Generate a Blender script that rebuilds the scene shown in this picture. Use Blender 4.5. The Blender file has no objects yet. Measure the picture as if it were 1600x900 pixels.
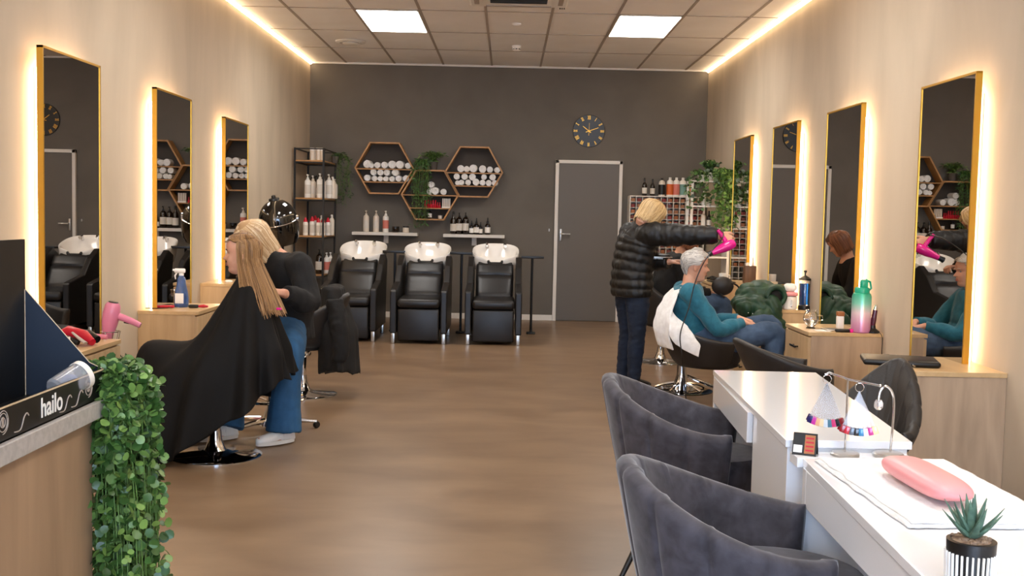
import bpy, math, random
from math import sin, cos, pi, radians as R
from mathutils import Vector as V, Matrix, noise
random.seed(7)
scn = bpy.context.scene
col = scn.collection

# ------------------------------------------------------------ camera, world, exposure
XL, XR, D, CH = -2.489, 2.445, 13.724, 3.152
cam_d = bpy.data.cameras.new('camera'); cam = bpy.data.objects.new('camera', cam_d); col.objects.link(cam)
cam_d.sensor_width = 36; cam_d.lens = 1712.0/1600*36; cam_d.clip_start = .05
CR = V((0.99977405, -0.00325897, 0.02100547)); CU = V((-0.02073849, 0.06734099, 0.99751446)); CB = V((-0.00466539, -0.9977247, 0.06725819))
m = Matrix((CR, CU, CB)).transposed().to_4x4(); m.translation = V((0, 0, 1.322)); cam.matrix_world = m
scn.camera = cam
w = bpy.data.worlds.new('world'); scn.world = w; w.use_nodes = True
w.node_tree.nodes['Background'].inputs[0].default_value = (.55, .72, 1, 1)
w.node_tree.nodes['Background'].inputs[1].default_value = 8.0
vs = scn.view_settings; vs.view_transform = 'Standard'; vs.look = 'None'; vs.gamma = 1; vs.use_curve_mapping = False
vs.exposure = 0.80
PANEL_E, STRIP_E, MIRROR_E = 11.0, 10.0, 16.0

# ------------------------------------------------------------ helpers
def hx(s):
    s = s.lstrip('#'); c = [int(s[i:i+2], 16)/255 for i in (0, 2, 4)]
    return tuple((x/12.92 if x <= .04045 else ((x+.055)/1.055)**2.4) for x in c) + (1,)
def mat(name, c, rough=.5, metal=0., c2=None, scale=8, stretch=(1, 1, 1), bump=0., bscale=None, detail=4, ramp=(.35, .65), trans=0., ior=1.45, emit=None, es=0., coat=0., sheen=0., spec=None, alpha=None):
    m = bpy.data.materials.new(name); m.use_nodes = True; nt = m.node_tree; b = nt.nodes['Principled BSDF']
    b.inputs['Base Color'].default_value = hx(c); b.inputs['Roughness'].default_value = rough; b.inputs['Metallic'].default_value = metal
    b.inputs['IOR'].default_value = ior
    if trans: b.inputs['Transmission Weight'].default_value = trans
    if coat: b.inputs['Coat Weight'].default_value = coat; b.inputs['Coat Roughness'].default_value = .08
    if sheen: b.inputs['Sheen Weight'].default_value = sheen; b.inputs['Sheen Roughness'].default_value = .4
    if spec is not None: b.inputs['Specular IOR Level'].default_value = spec
    if emit: b.inputs['Emission Color'].default_value = hx(emit); b.inputs['Emission Strength'].default_value = es
    if c2 or bump:
        tc = nt.nodes.new('ShaderNodeTexCoord'); mp = nt.nodes.new('ShaderNodeMapping'); mp.inputs['Scale'].default_value = stretch
        nt.links.new(tc.outputs['Object'], mp.inputs['Vector'])
    if c2:
        n = nt.nodes.new('ShaderNodeTexNoise'); n.inputs['Scale'].default_value = scale; n.inputs['Detail'].default_value = detail; n.inputs['Distortion'].default_value = .4
        nt.links.new(mp.outputs[0], n.inputs['Vector'])
        r = nt.nodes.new('ShaderNodeValToRGB'); r.color_ramp.elements[0].color = hx(c); r.color_ramp.elements[1].color = hx(c2)
        r.color_ramp.elements[0].position, r.color_ramp.elements[1].position = ramp
        nt.links.new(n.outputs['Fac'], r.inputs[0]); nt.links.new(r.outputs[0], b.inputs['Base Color'])
    if bump:
        n2 = nt.nodes.new('ShaderNodeTexNoise'); n2.inputs['Scale'].default_value = bscale or scale*3; n2.inputs['Detail'].default_value = 5
        nt.links.new(mp.outputs[0], n2.inputs['Vector'])
        bp = nt.nodes.new('ShaderNodeBump'); bp.inputs['Strength'].default_value = bump; bp.inputs['Distance'].default_value = .01
        nt.links.new(n2.outputs['Fac'], bp.inputs['Height']); nt.links.new(bp.outputs[0], b.inputs['Normal'])
    return m
def emat(name, c, e):
    m = bpy.data.materials.new(name); m.use_nodes = True; nt = m.node_tree; nt.nodes.clear()
    o = nt.nodes.new('ShaderNodeOutputMaterial'); x = nt.nodes.new('ShaderNodeEmission')
    x.inputs[0].default_value = hx(c); x.inputs[1].default_value = e; nt.links.new(x.outputs[0], o.inputs[0]); return m

M = dict(
 plaster=mat('pale plaster', 'cbbba5', .75, c2='b4a590', scale=1.3, stretch=(1, 1.6, .5), detail=7, ramp=(.3, .75), bump=.12, bscale=5),
 dark=mat('dark wall paint', '68625a', .7, c2='615b53', scale=2, bump=.03, bscale=60),
 doorpaint=mat('door paint', '655f58', .5),
 tile=mat('ceiling tile', 'f8f4ef', .95, c2='f1ece6', scale=1.5, bump=.03, bscale=200),
 grid=mat('ceiling rail', 'a99c90', .6), whitep=mat('white paint', 'ddd8d0', .45),
 wood=mat('pale oak board', 'c9ac84', .45, c2='b2946d', scale=3, stretch=(6, 6, .7), detail=6, ramp=(.3, .8), bump=.03, bscale=30),
 woodt=mat('pale oak top', 'cfb083', .3, c2='bd9c6e', scale=3, stretch=(7, .8, 6), detail=6, ramp=(.3, .8)),
 woodc=mat('counter oak', 'a98b6d', .5, c2='8a6f56', scale=2.4, stretch=(5, 5, .6), detail=7, ramp=(.3, .75)),
 woodg=mat('greyed oak board', 'b9a084', .5, c2='9a836b', scale=2.2, stretch=(6, 6, .8), detail=7, ramp=(.32, .75)),
 hexw=mat('warm shelf wood', 'b98a58', .45, c2='a0743f', scale=10, stretch=(1, 1, 1)),
 leather=mat('black leather', '1d1b1b', .36, c2='171515', scale=6, bump=.1, bscale=180),
 bleather=mat('black chair leather', '262322', .45, bump=.12, bscale=150),
 blackm=mat('black metal', '1c1a19', .45, metal=.3), blackp=mat('black plastic', '141313', .35), gblack=mat('gloss black', '080808', .06, coat=1),
 chrome=mat('chrome', 'd8d8da', .08, metal=1), steel=mat('brushed steel', 'b9b7b3', .28, metal=1),
 gold=mat('brass frame', 'd9a640', .35, metal=.75), mirror=mat('mirror glass', 'd5d0ca', .0, metal=1),
 ceramic=mat('white ceramic', 'e8e4de', .1, coat=.6), wgloss=mat('white gloss board', 'f0f1f4', .08, coat=.5), wplast=mat('white plastic', 'e2dfda', .35),
 towel=mat('white towel', 'f0f0f0', .95, c2='e2e1e0', scale=30, bump=.35, bscale=260, sheen=.3),
 velvet=mat('grey velvet', '46434a', .8, c2='2a272c', scale=20, detail=6, ramp=(.32, .72), bump=.08, bscale=25, sheen=.3),
 glass=mat('clear glass', 'ffffff', .02, trans=1), water=mat('water', 'ffffff', .0, trans=1, ior=1.33),
 clearp=mat('clear plastic', 'f4f4f6', .08, trans=.85, ior=1.3), bluecl=mat('blue clear plastic', '7ea4e6', .08, trans=.8, ior=1.3),
 blueliq=mat('blue liquid', '0e4fa0', .05, trans=.6), pink=mat('soft pink leather', 'e79a9d', .35, bump=.04, bscale=120), hotpink=mat('hot pink plastic', 'e0138a', .25, coat=.4),
 pinkp=mat('pink plastic', 'e2849c', .3, coat=.3), red=mat('red plastic', 'b8132a', .35), redcap=mat('red cap', 'c8102e', .35),
 teal=mat('teal knit', '2a6f84', .9, c2='226174', scale=25, bump=.25, bscale=220, sheen=.2), jeans=mat('blue denim', '465b76', .85, c2='32455c', scale=9, bump=.15, bscale=250),
 djeans=mat('dark denim', '142136', .85, c2='0e1828', scale=8, bump=.12, bscale=250), bjeans=mat('bright denim', '2b587f', .85, c2='214767', scale=8, bump=.15, bscale=250),
 puffer=mat('black nylon', '0f0e0e', .5, bump=.15, bscale=30), green=mat('green nylon', '24462f', .5, c2='1c3826', scale=10, bump=.2, bscale=35),
 bfab=mat('black fabric', '0f0e0e', .85, c2='0d0c0c', scale=12, bump=.15, bscale=120), cape=mat('black cape cloth', '0f0e0e', .75, bump=.06, bscale=30, spec=.25),
 skin=mat('skin', 'cf9a7b', .5, c2='c68c70', scale=14), skin2=mat('pale skin', 'dba78b', .5, c2='d19a80', scale=14),
 
 stem=mat('stem', '5b7a38', .6), soil=mat('soil pebbles', '5a4436', .95, c2='9a8168', scale=60), potg=mat('grey pot', '57504b', .7), potw=mat('white pot', 'd9d4cc', .5),
 white=mat('white', 'efece6', .5), cream=mat('cream bottle', 'ded3c4', .35), label_=mat('bottle label', 'd8d2c8', .6), orange=mat('orange label', 'd5662c', .5), pinkl=mat('coral label', 'd0786a', .5), tealL=mat('sage label', '6f9a92', .5),
 greenb=mat('dark green glass', '12301e', .12, coat=.5), amber=mat('dark amber glass', '180e0a', .1, coat=.6), navy=mat('navy card', '141d2b', .45), bcard=mat('black card', '0c0c0d', .4), stone=mat('pale worktop', 'b3ada6', .35, c2='a29c95', scale=60),
 brown=mat('brown hair strands', '6b4327', .5), copper=mat('copper', 'b3743c', .4, c2='8a4a2c', scale=4), dwood=mat('walnut', '6b4c32', .5, c2='53392a', scale=6, stretch=(4, 4, .6)),
 swatch=mat('swatch card', '8a4436', .6, c2='5a2f28', scale=9), hexshade=mat('painted hexagon shade', '3d3630', .7), daytint=mat('daylight-tinted board', 'aebfd2', .2), beige=mat('beige card', 'c9b394', .7),
)
def hair_mat(name, a, b, c):
    m = bpy.data.materials.new(name); m.use_nodes = True; nt = m.node_tree; p = nt.nodes['Principled BSDF']
    oi = nt.nodes.new('ShaderNodeNewGeometry'); r = nt.nodes.new('ShaderNodeValToRGB'); r.color_ramp.elements[0].color = hx(a); r.color_ramp.elements[1].color = hx(c)
    e = r.color_ramp.elements.new(.5); e.color = hx(b)
    nt.links.new(oi.outputs['Random Per Island'], r.inputs[0]); nt.links.new(r.outputs[0], p.inputs['Base Color']); p.inputs['Roughness'].default_value = .4
    return m
M['leaf'] = hair_mat('leaf green', '26441a', '3f622a', '78974a'); M['leafd'] = hair_mat('dark leaf', '1c3316', '2c4a20', '486a30'); M['leafb'] = hair_mat('deep leaf', '264a22', '35602c', '5a8440')
M['hair_long'] = hair_mat('light brown hair', '66472c', '8e6a43', 'b58c5e'); M['hair_bob'] = hair_mat('blond hair', 'b08c62', 'd2b287', 'e6d2b0')
M['hair_gold'] = hair_mat('golden hair', '9a7b4e', 'c2a06c', 'dcc294'); M['hair_grey'] = hair_mat('silver hair', '8f8a84', 'b9b4ad', 'd8d4cd'); M['hair_brown'] = hair_mat('brown hair', '5a3420', '7a4a2c', '9a6440')

class MB:
    def __init__(s): s.v = []; s.f = []; s.m = []; s.cur = 0
    def add(s, vs, fs):
        o = len(s.v); s.v += [tuple(x) for x in vs]; s.f += [tuple(i+o for i in f) for f in fs]; s.m += [s.cur]*len(fs); return s
    def box(s, x0, x1, y0, y1, z0, z1, T=None):
        p = [V((x, y, z)) for z in (z0, z1) for y in (y0, y1) for x in (x0, x1)]
        if T: p = [T @ q for q in p]
        return s.add(p, [(0, 2, 3, 1), (4, 5, 7, 6), (0, 1, 5, 4), (2, 6, 7, 3), (0, 4, 6, 2), (1, 3, 7, 5)])
    def rbox(s, x0, x1, y0, y1, z0, z1, r=.02, T=None, n=3):      # rounded vertical edges + soft top/bottom
        rings = []
        def ring(ins, z):
            a = []; rr = max(r-ins, .0005)
            for cx, cy, a0 in ((x1-r, y1-r, 0), (x0+r, y1-r, 90), (x0+r, y0+r, 180), (x1-r, y0+r, 270)):
                for k in range(n+1):
                    t = R(a0+90*k/n); a.append(V((cx+rr*cos(t), cy+rr*sin(t), z)))
            return a
        q = min(r, (z1-z0)/2)
        for k in range(n+1): t = R(90*k/n); rings.append(ring(r*(1-sin(t)) if q == r else q*(1-sin(t)), z0+q*(1-cos(t))))
        for k in range(n+1): t = R(90*(n-k)/n); rings.append(ring(r*(1-sin(t)) if q == r else q*(1-sin(t)), z1-q*(1-cos(t))))
        if T: rings = [[T @ p for p in g] for g in rings]
        return s.loft(rings)
    def loft(s, rings, cap=True, closed=True, loop=False):
        n = len(rings[0]); vs = [p for g in rings for p in g]; fs = []
        K = len(rings)
        for k in range(K if loop else K-1):
            k2 = (k+1) % K
            for i in range(n if closed else n-1):
                j = (i+1) % n; fs.append((k*n+i, k*n+j, k2*n+j, k2*n+i))
        if cap and closed and not loop: fs.append(tuple(range(n))[::-1]); fs.append(tuple((K-1)*n+i for i in range(n)))
        return s.add(vs, fs)
    def tube(s, pts, rad, n=8, cap=True, u=None, rb=None):
        pts = [V(p) for p in pts]; rad = rad if isinstance(rad, (list, tuple)) else [rad]*len(pts)
        rb = rb if rb is not None else rad
        rings = []; ref = V(u) if u else None; prev = None
        for i, p in enumerate(pts):
            t = (pts[min(i+1, len(pts)-1)]-pts[max(i-1, 0)])
            t = t.normalized() if t.length > 1e-9 else V((0, 0, 1))
            if ref is not None: a = ref-t*ref.dot(t)
            elif prev is not None: a = prev-t*prev.dot(t)
            else: a = t.orthogonal()
            if a.length < 1e-6: a = t.orthogonal()
            a.normalize(); prev = a; b = t.cross(a)
            rings.append([p+a*cos(2*pi*k/n)*rad[i]+b*sin(2*pi*k/n)*rb[i] for k in range(n)])
        return s.loft(rings, cap)
    def cyl(s, a, b, r0, r1=None, n=16): return s.tube([a, b], [r0, r0 if r1 is None else r1], n)
    def lathe(s, prof, c=(0, 0, 0), n=24, T=None, cap=True):
        c = V(c); rings = [[c+V((r*cos(2*pi*k/n), r*sin(2*pi*k/n), z)) for k in range(n)] for r, z in prof]
        if T: rings = [[T @ p for p in g] for g in rings]
        return s.loft(rings, cap)
    def ball(s, c, r, n=12, T=None):
        if not isinstance(r, (tuple, list)): r = (r, r, r)
        c = V(c); rings = []
        for k in range(n+1):
            a = -pi/2+pi*k/n; q = max(cos(a), .01)
            rings.append([c+V((r[0]*q*cos(2*pi*j/(2*n)), r[1]*q*sin(2*pi*j/(2*n)), r[2]*sin(a))) for j in range(2*n)])
        if T: rings = [[T @ p for p in g] for g in rings]
        return s.loft(rings)
    def prism(s, poly, a, b, ax='x'):       # polygon in the two other axes, extruded along ax from a to b
        def P(t, p): return {'x': V((t, p[0], p[1])), 'y': V((p[0], t, p[1])), 'z': V((p[0], p[1], t))}[ax]
        return s.loft([[P(a, p) for p in poly], [P(b, p) for p in poly]])
    def mesh(s, name, mats, smooth=True, ang=35):
        me = bpy.data.meshes.new(name); me.from_pydata(s.v, [], s.f)
        for x in (mats if isinstance(mats, (list, tuple)) else [mats]): me.materials.append(x)
        if any(s.m): me.polygons.foreach_set('material_index', s.m)
        import bmesh
        bm = bmesh.new(); bm.from_mesh(me); bmesh.ops.recalc_face_normals(bm, faces=bm.faces); bm.to_mesh(me); bm.free()
        if smooth:
            me.polygons.foreach_set('use_smooth', [True]*len(me.polygons)); me.set_sharp_from_angle(angle=R(ang))
        return me
    def build(s, name, mats, parent=None, smooth=True, ang=35, bevel=0, loc=None, rot=None):
        o = bpy.data.objects.new(name, s.mesh(name, mats, smooth, ang)); col.objects.link(o)
        if parent: o.parent = parent
        if loc is not None: o.location = loc
        if rot is not None: o.rotation_euler = rot
        if bevel:
            b = o.modifiers.new('bevel', 'BEVEL'); b.width = bevel; b.segments = 2; b.limit_method = 'ANGLE'; b.angle_limit = R(40)
        return o
def tag(o, label=None, cat=None, group=None, kind=None):
    if label: o['label'] = label
    if cat: o['category'] = cat
    if group: o['group'] = group
    if kind: o['kind'] = kind
    return o
def root(name, loc, label, cat, group=None, rz=0):
    o = bpy.data.objects.new(name, None); col.objects.link(o); o.empty_display_size = .05; o.location = loc; o.rotation_euler = (0, 0, rz); return tag(o, label, cat, group)
def kids(o): return [c for c in bpy.data.objects if c.parent == o]
def dup(o, loc=None, label=None, rz=None, group=None, parent=None):
    c = o.copy(); col.objects.link(c)
    if parent: c.parent = parent
    for k in kids(o): dup(k, parent=c)
    if loc is not None: c.location = loc
    if rz is not None: c.rotation_euler = (0, 0, rz)
    if label: c['label'] = label
    if group: c['group'] = group
    return c
def struct(name, mb, m, **k):
    return tag(mb.build(name, m, **k), kind='structure')
def bake(o, voxel=None, it=0, disp=None, sub=0, fac=.5):          # remesh / smooth / displace applied into the mesh
    if voxel: r = o.modifiers.new('r', 'REMESH'); r.mode = 'VOXEL'; r.voxel_size = voxel; r.use_smooth_shade = True
    if it: s = o.modifiers.new('s', 'SMOOTH'); s.iterations = it; s.factor = fac
    if sub: s = o.modifiers.new('u', 'SUBSURF'); s.levels = s.render_levels = sub
    dg = bpy.context.evaluated_depsgraph_get(); dg.update()
    me = bpy.data.meshes.new_from_object(o.evaluated_get(dg)); o.modifiers.clear(); old = o.data
    mats = list(old.materials); o.data = me
    if not me.materials:
        for x in mats: me.materials.append(x)
    if disp:
        ns = [v.normal.copy() for v in me.vertices]
        for v, n in zip(me.vertices, ns): v.co = v.co+n*disp(v.co)
    me.polygons.foreach_set('use_smooth', [True]*len(me.polygons))
    return o
def wrinkle(amp, sc, st=(1, 1, 1)):
    return lambda p: amp*(noise.noise(V((p.x*st[0], p.y*st[1], p.z*st[2]))*sc)+.5*noise.noise(V((p.x*st[0], p.y*st[1], p.z*st[2]))*sc*2.3))
def spline(pts, n=6):                        # Catmull-Rom through points
    pts = [V(p) for p in pts]; out = []
    for i in range(len(pts)-1):
        a, b, c, d = pts[max(i-1, 0)], pts[i], pts[i+1], pts[min(i+2, len(pts)-1)]
        for k in range(n):
            t = k/n; out.append(.5*((2*b)+(c-a)*t+(2*a-5*b+4*c-d)*t*t+(3*b-a-3*c+d)*t**3))
    return out+[pts[-1]]
ORD = ['leftmost', 'second from left', 'third from left', 'fourth from left', 'fifth from left', 'sixth from left', 'seventh from left', 'eighth from left']
def lerp(a, b, t): return a+(b-a)*t
def smoothr(vals, n):                        # same sampling as spline(), for numbers
    return [p.x for p in spline([(v, 0, 0) for v in vals], n)]

# ------------------------------------------------------------ room
Y0 = -3.0
b = MB(); b.box(XL-.3, XR+.3, Y0-.2, D+.3, -.12, 0)
fm = mat('brown floor', '8b735a', .33, c2='6a5440', scale=2.0, stretch=(.9, 1.7, 1), detail=10, ramp=(.25, .78), bump=.03, bscale=8)
struct('floor', b, fm, smooth=False)
b = MB(); b.box(XL-.3, XR+.3, Y0-.2, D+.3, CH, CH+.1); struct('ceiling', b, M['tile'], smooth=False)
struct('wall_left', MB().box(XL-.2, XL, Y0-.2, D+.2, 0, CH), M['plaster'], smooth=False)
struct('wall_right', MB().box(XR, XR+.2, Y0-.2, D+.2, 0, CH), M['plaster'], smooth=False)
struct('wall_back', MB().box(XL, XR, D, D+.2, 0, CH), M['dark'], smooth=False)
b = MB(); b.box(XL, -1.9, Y0-.2, Y0, 0, CH); b.box(1.9, XR, Y0-.2, Y0, 0, CH); b.box(-1.9, 1.9, Y0-.2, Y0, 2.6, CH); struct('wall_front', b, M['plaster'], smooth=False)
b = MB()
for x in (-1.9, -.65, .6, 1.84): b.box(x, x+.06, Y0-.12, Y0-.04, 0, 2.6)
b.box(-1.9, 1.9, Y0-.12, Y0-.04, 2.54, 2.6); b.box(-1.9, 1.9, Y0-.12, Y0-.04, 0, .06); struct('window_1', b, M['blackm'], smooth=False)
# ceiling rails
b = MB(); gx = [-2.0417+.6*j for j in range(-0, 8)]; gy = [12.479-1.2*k for k in range(13)]
for x in gx: b.box(x-.012, x+.012, Y0, D, CH-.006, CH+.001)
for y in gy: b.box(XL, XR, y-.008, y+.008, CH-.005, CH+.001)
struct('trim_1', b, M['grid'], smooth=False)
b = MB(); b.box(XL, XR, D-.02, D, CH-.022, CH); struct('trim_2', b, M['whitep'], smooth=False)
# baseboard and door
b = MB(); b.box(XL, .575, D-.014, D, 0, .068); b.box(1.41, XR, D-.014, D, 0, .068); struct('baseboard_back', b, M['whitep'], smooth=False)
b = MB(); b.box(.575, .618, D-.05, D, 0, 2.008); b.box(1.368, 1.41, D-.05, D, 0, 2.008); b.box(.575, 1.41, D-.05, D, 1.965, 2.008)
dr = struct('door_1', MB().box(.618, 1.368, D-.03, D-.002, .005, 1.965), M['doorpaint'], smooth=False)
b.build('door_frame', M['whitep'], dr, smooth=False, bevel=.004)
h = MB(); h.rbox(.645, .672, D-.04, D-.028, 1.0, 1.15, r=.005); h.tube([(.66, D-.04, 1.09), (.66, D-.085, 1.09), (.67, D-.09, 1.09), (.775, D-.09, 1.088)], .009, 10)
h.build('door_handle', M['steel'], dr)
tag(MB().rbox(.505, .522, D-.022, D, 1.115, 1.15, r=.004).build('lock_plate', M['steel']), 'small steel lock plate on the dark wall left of the door handle', 'lock')

# LED strips in the ceiling corners
led = emat('warm strip light', 'ffdcae', STRIP_E); ledw = emat('warm mirror light', 'ffdab0', MIRROR_E); panel = emat('panel light', 'fffaf4', PANEL_E)
for s, nm, lb in ((-1, 'left', 'warm light strip running along the top of the left wall'), (1, 'right', 'warm light strip running along the top of the right wall')):
    xw = XL if s < 0 else XR; r_ = root('light_strip', (xw, 5, CH), lb, 'light strip')
    b = MB()
    poly = [(0, 0), (-s*.036, 0), (-s*.036, -.004), (-s*.004, -.036), (0, -.036)]
    for pr in (poly,):
        b.loft([[V((p[0], y, p[1])) for p in pr] for y in (Y0-5, D-5.02)])
    b.build('profile', M['whitep'], r_, smooth=False)
    b = MB(); b.loft([[V((p[0], y, p[1])) for p in [(-s*.033, -.0065), (-s*.036, -.0095), (-s*.0095, -.036), (-s*.0065, -.033)]] for y in (Y0-5, D-5.02)])
    b.build('diffuser', led, r_, smooth=False)
# ceiling panel lights
PL = [(-1.1417, 10.679, 'square white ceiling light panel on the left, nearest the back wall'), (1.258, 10.679, 'square white ceiling light panel on the right, nearest the back wall'),
      (-1.1417, 7.079, 'ceiling light panel on the left, above the seated stylist'), (1.258, 7.079, 'ceiling light panel on the right, above the grey-haired client'),
      (-1.1417, 3.479, 'ceiling light panel on the left before the reception counter'), (1.258, 3.479, 'ceiling light panel over the white nail desks'),
      (-1.1417, -.121, 'ceiling light panel on the left near the shop window'), (1.258, -.121, 'ceiling light panel on the right near the shop window')]
for i, (x, y, lb) in enumerate(PL):
    r_ = root('ceiling_light', (x, y, CH), lb, 'ceiling light', 'ceiling light panels')
    b = MB()
    for q in ((-.288, .288, -.588, -.578), (-.288, .288, .578, .588), (-.288, -.278, -.588, .588), (.278, .288, -.588, .588)): b.box(*q, -.014, -.002)
    b.build('frame', M['whitep'], r_, smooth=False)
    MB().box(-.278, .278, -.578, .578, -.01, -.003).build('diffuser', panel, r_, smooth=False)
# ceiling fittings
r_ = root('air_vent', (-1.74, 11.99, CH), 'round white air valve in the ceiling at left', 'vent')
MB().lathe([(.0, -.004), (.165, -.004), (.165, -.012), (.15, -.022), (.12, -.026), (.105, -.014), (0, -.014)], n=40).build('ring', M['whitep'], r_)
MB().lathe([(0, -.016), (.085, -.016), (.09, -.03), (.07, -.042), (0, -.045)], n=32).build('disc', M['whitep'], r_)
r_ = root('smoke_detector', (.05, 12.09, CH), 'white smoke detector on the ceiling near the back wall', 'smoke detector')
MB().lathe([(0, 0), (.05, 0), (.05, -.018), (.043, -.02), (.043, -.045), (.032, -.055), (0, -.055)], n=28).build('housing', M['white'], r_)
b = MB()
for k in range(8):
    a = k*pi/4; b.box(.039, .0445, -.011, .011, -.043, -.032, T=Matrix.Rotation(a, 4, 'Z'))
b.build('sensing_slots', M['blackp'], r_)
tag(MB().lathe([(0, 0), (.045, 0), (.045, -.008), (.03, -.02), (0, -.022)], c=(.04, 10.69, CH), n=28).build('motion_sensor', M['white']), 'small flat white sensor on the ceiling between the light panels', 'sensor')
r_ = root('air_conditioner', (.05, 9.2, CH), 'white ceiling air conditioning cassette at the top edge', 'air conditioner')
MB().rbox(-.42, .42, -.42, .42, -.045, -.002, r=.02).build('panel', M['white'], r_)
b = MB()
for a in range(4): b.box(-.28, .28, .335, .375, -.052, -.04, T=Matrix.Rotation(a*pi/2, 4, 'Z'))
b.build('outlet_flap', M['grid'], r_)
b = MB()
for k in range(11): b.box(-.24, .24, -.24+.045*k, -.22+.045*k, -.05, -.044)
b.build('intake_grille', M['blackp'], r_)
b = MB()
for k in range(3): b.cyl((.36+.018*k, .4, -.03), (.36+.018*k, .425, -.05), .006)
b.build('cable_gland', M['blackp'], r_)

# ------------------------------------------------------------ backlit mirrors
def mirror(side, y0, w_, z0, z1, lb, tilt=0.):
    xw = XL if side < 0 else XR; s = -side
    r_ = root('wall_mirror', (xw, y0, z0), lb, 'mirror', 'tall backlit brass-framed mirrors'); H = z1-z0; r_.rotation_euler[2] = tilt; fx, bx = s*.09, s*.058
    b = MB()
    for q in ((0, .012, 0, H), (w_-.012, w_, 0, H), (0, w_, 0, .012), (0, w_, H-.012, H)): b.box(min(fx, bx), max(fx, bx), q[0], q[1], q[2], q[3])
    b.build('frame', M['gold'], r_, smooth=False)
    MB().box(min(fx-s*.004, fx-s*.012), max(fx-s*.004, fx-s*.012), .010, w_-.010, .010, H-.010).build('glass', M['mirror'], r_, smooth=False)
    MB().box(min(s*.003, bx), max(s*.003, bx), .10, w_-.10, .10, H-.10).build('backing_box', M['whitep'], r_, smooth=False)
    b = MB(); e = .012
    for q in ((.10-e, .10, .1, H-.1), (w_-.10, w_-.10+e, .1, H-.1), (.1, w_-.1, H-.1, H-.1+e)): b.box(min(s*.02, s*.05), max(s*.02, s*.05), *q)
    b.build('light_strip', ledw, r_, smooth=False)
mirror(-1, 5.68, .80, .50, 2.135, 'tall backlit mirror on the left wall, nearest the camera')
mirror(-1, 7.50, .83, .50, 2.13, 'tall backlit mirror on the left wall, middle one behind the blue spray bottle')
mirror(-1, 9.31, .83, .52, 2.09, 'tall backlit mirror on the left wall, farthest, beside the hood dryer')
mirror(1, 5.60, .73, .50, 2.095, 'tall backlit mirror on the right wall, nearest, reflecting the hexagon shelves', .009)
mirror(1, 7.41, .78, .50, 2.12, 'tall backlit mirror on the right wall behind the teal and pink flask', .010)
mirror(1, 9.05, .79, .50, 2.14, 'tall backlit mirror on the right wall reflecting the wall clock', .015)
mirror(1, 10.78, .80, .52, 2.145, 'tall backlit mirror on the right wall, farthest, beside the hanging plants')

# ------------------------------------------------------------ dressing-table cabinets
def cabinet(side, y0, y1, xf, z, lb, wd):
    xw = XL if side < 0 else XR; s = side
    r_ = root('drawer_cabinet', (xw, y0, 0), lb, 'cabinet', 'oak drawer cabinets at the mirrors'); d = abs(xf-xw); L = y1-y0
    def bx(m, xa, xb, ya, yb, za, zb): m.box(min(-s*xa, -s*xb), max(-s*xa, -s*xb), ya, yb, za, zb); return m
    bx(MB(), .002, d-.022, .005, L-.005, .012, z-.024).build('carcass', wd, r_, smooth=False)
    bx(MB(), .001, d, 0, L, z-.024, z).build('worktop', M['woodt'], r_, smooth=False, bevel=.002)
    hs = [(z-.03-.2, z-.034), (z-.03-.4, z-.03-.206), (.02, z-.03-.406)]
    for a, c in hs:
        if c-a < .06: continue
        dd = bx(MB(), d-.022, d-.002, .008, L-.008, a, c).build('drawer', M['wood'], r_, smooth=False, bevel=.0015)
        hm = MB(); zc = (a+c)/2+.01; X = -s*(d+.022)
        hm.tube([(-s*(d-.002), L/2-.05, zc), (X, L/2-.05, zc)], .005, 8); hm.tube([(-s*(d-.002), L/2+.05, zc), (X, L/2+.05, zc)], .005, 8); hm.box(X-.005, X+.005, L/2-.07, L/2+.07, zc-.006, zc+.006)
        hm.build('handle', M['blackp'], dd)
cabinet(-1, 5.33, 5.93, -2.09, .60, 'oak drawer cabinet on the left wall with the red and black clippers on it', M['wood'])
cabinet(-1, 7.37, 8.03, -2.08, .62, 'oak drawer cabinet on the left wall carrying the blue spray bottle', M['wood'])
cabinet(-1, 8.87, 9.5, -2.10, .71, 'oak cabinet on the left wall behind the client, with a white soap dish', M['wood'])
cabinet(1, 5.28, 5.88, 1.957, .60, 'greyish oak cabinet on the right wall nearest the nail desks', M['woodg'])
cabinet(1, 7.05, 7.64, 1.957, .60, 'oak drawer cabinet on the right wall carrying the teal and pink flask', M['woodg'])
cabinet(1, 8.75, 9.34, 1.957, .60, 'oak drawer cabinet on the right wall under the green puffer jacket', M['wood'])
cabinet(1, 10.45, 11.05, 1.957, .705, 'oak cabinet on the right wall, farthest, with a white cup on it', M['wood'])

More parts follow.
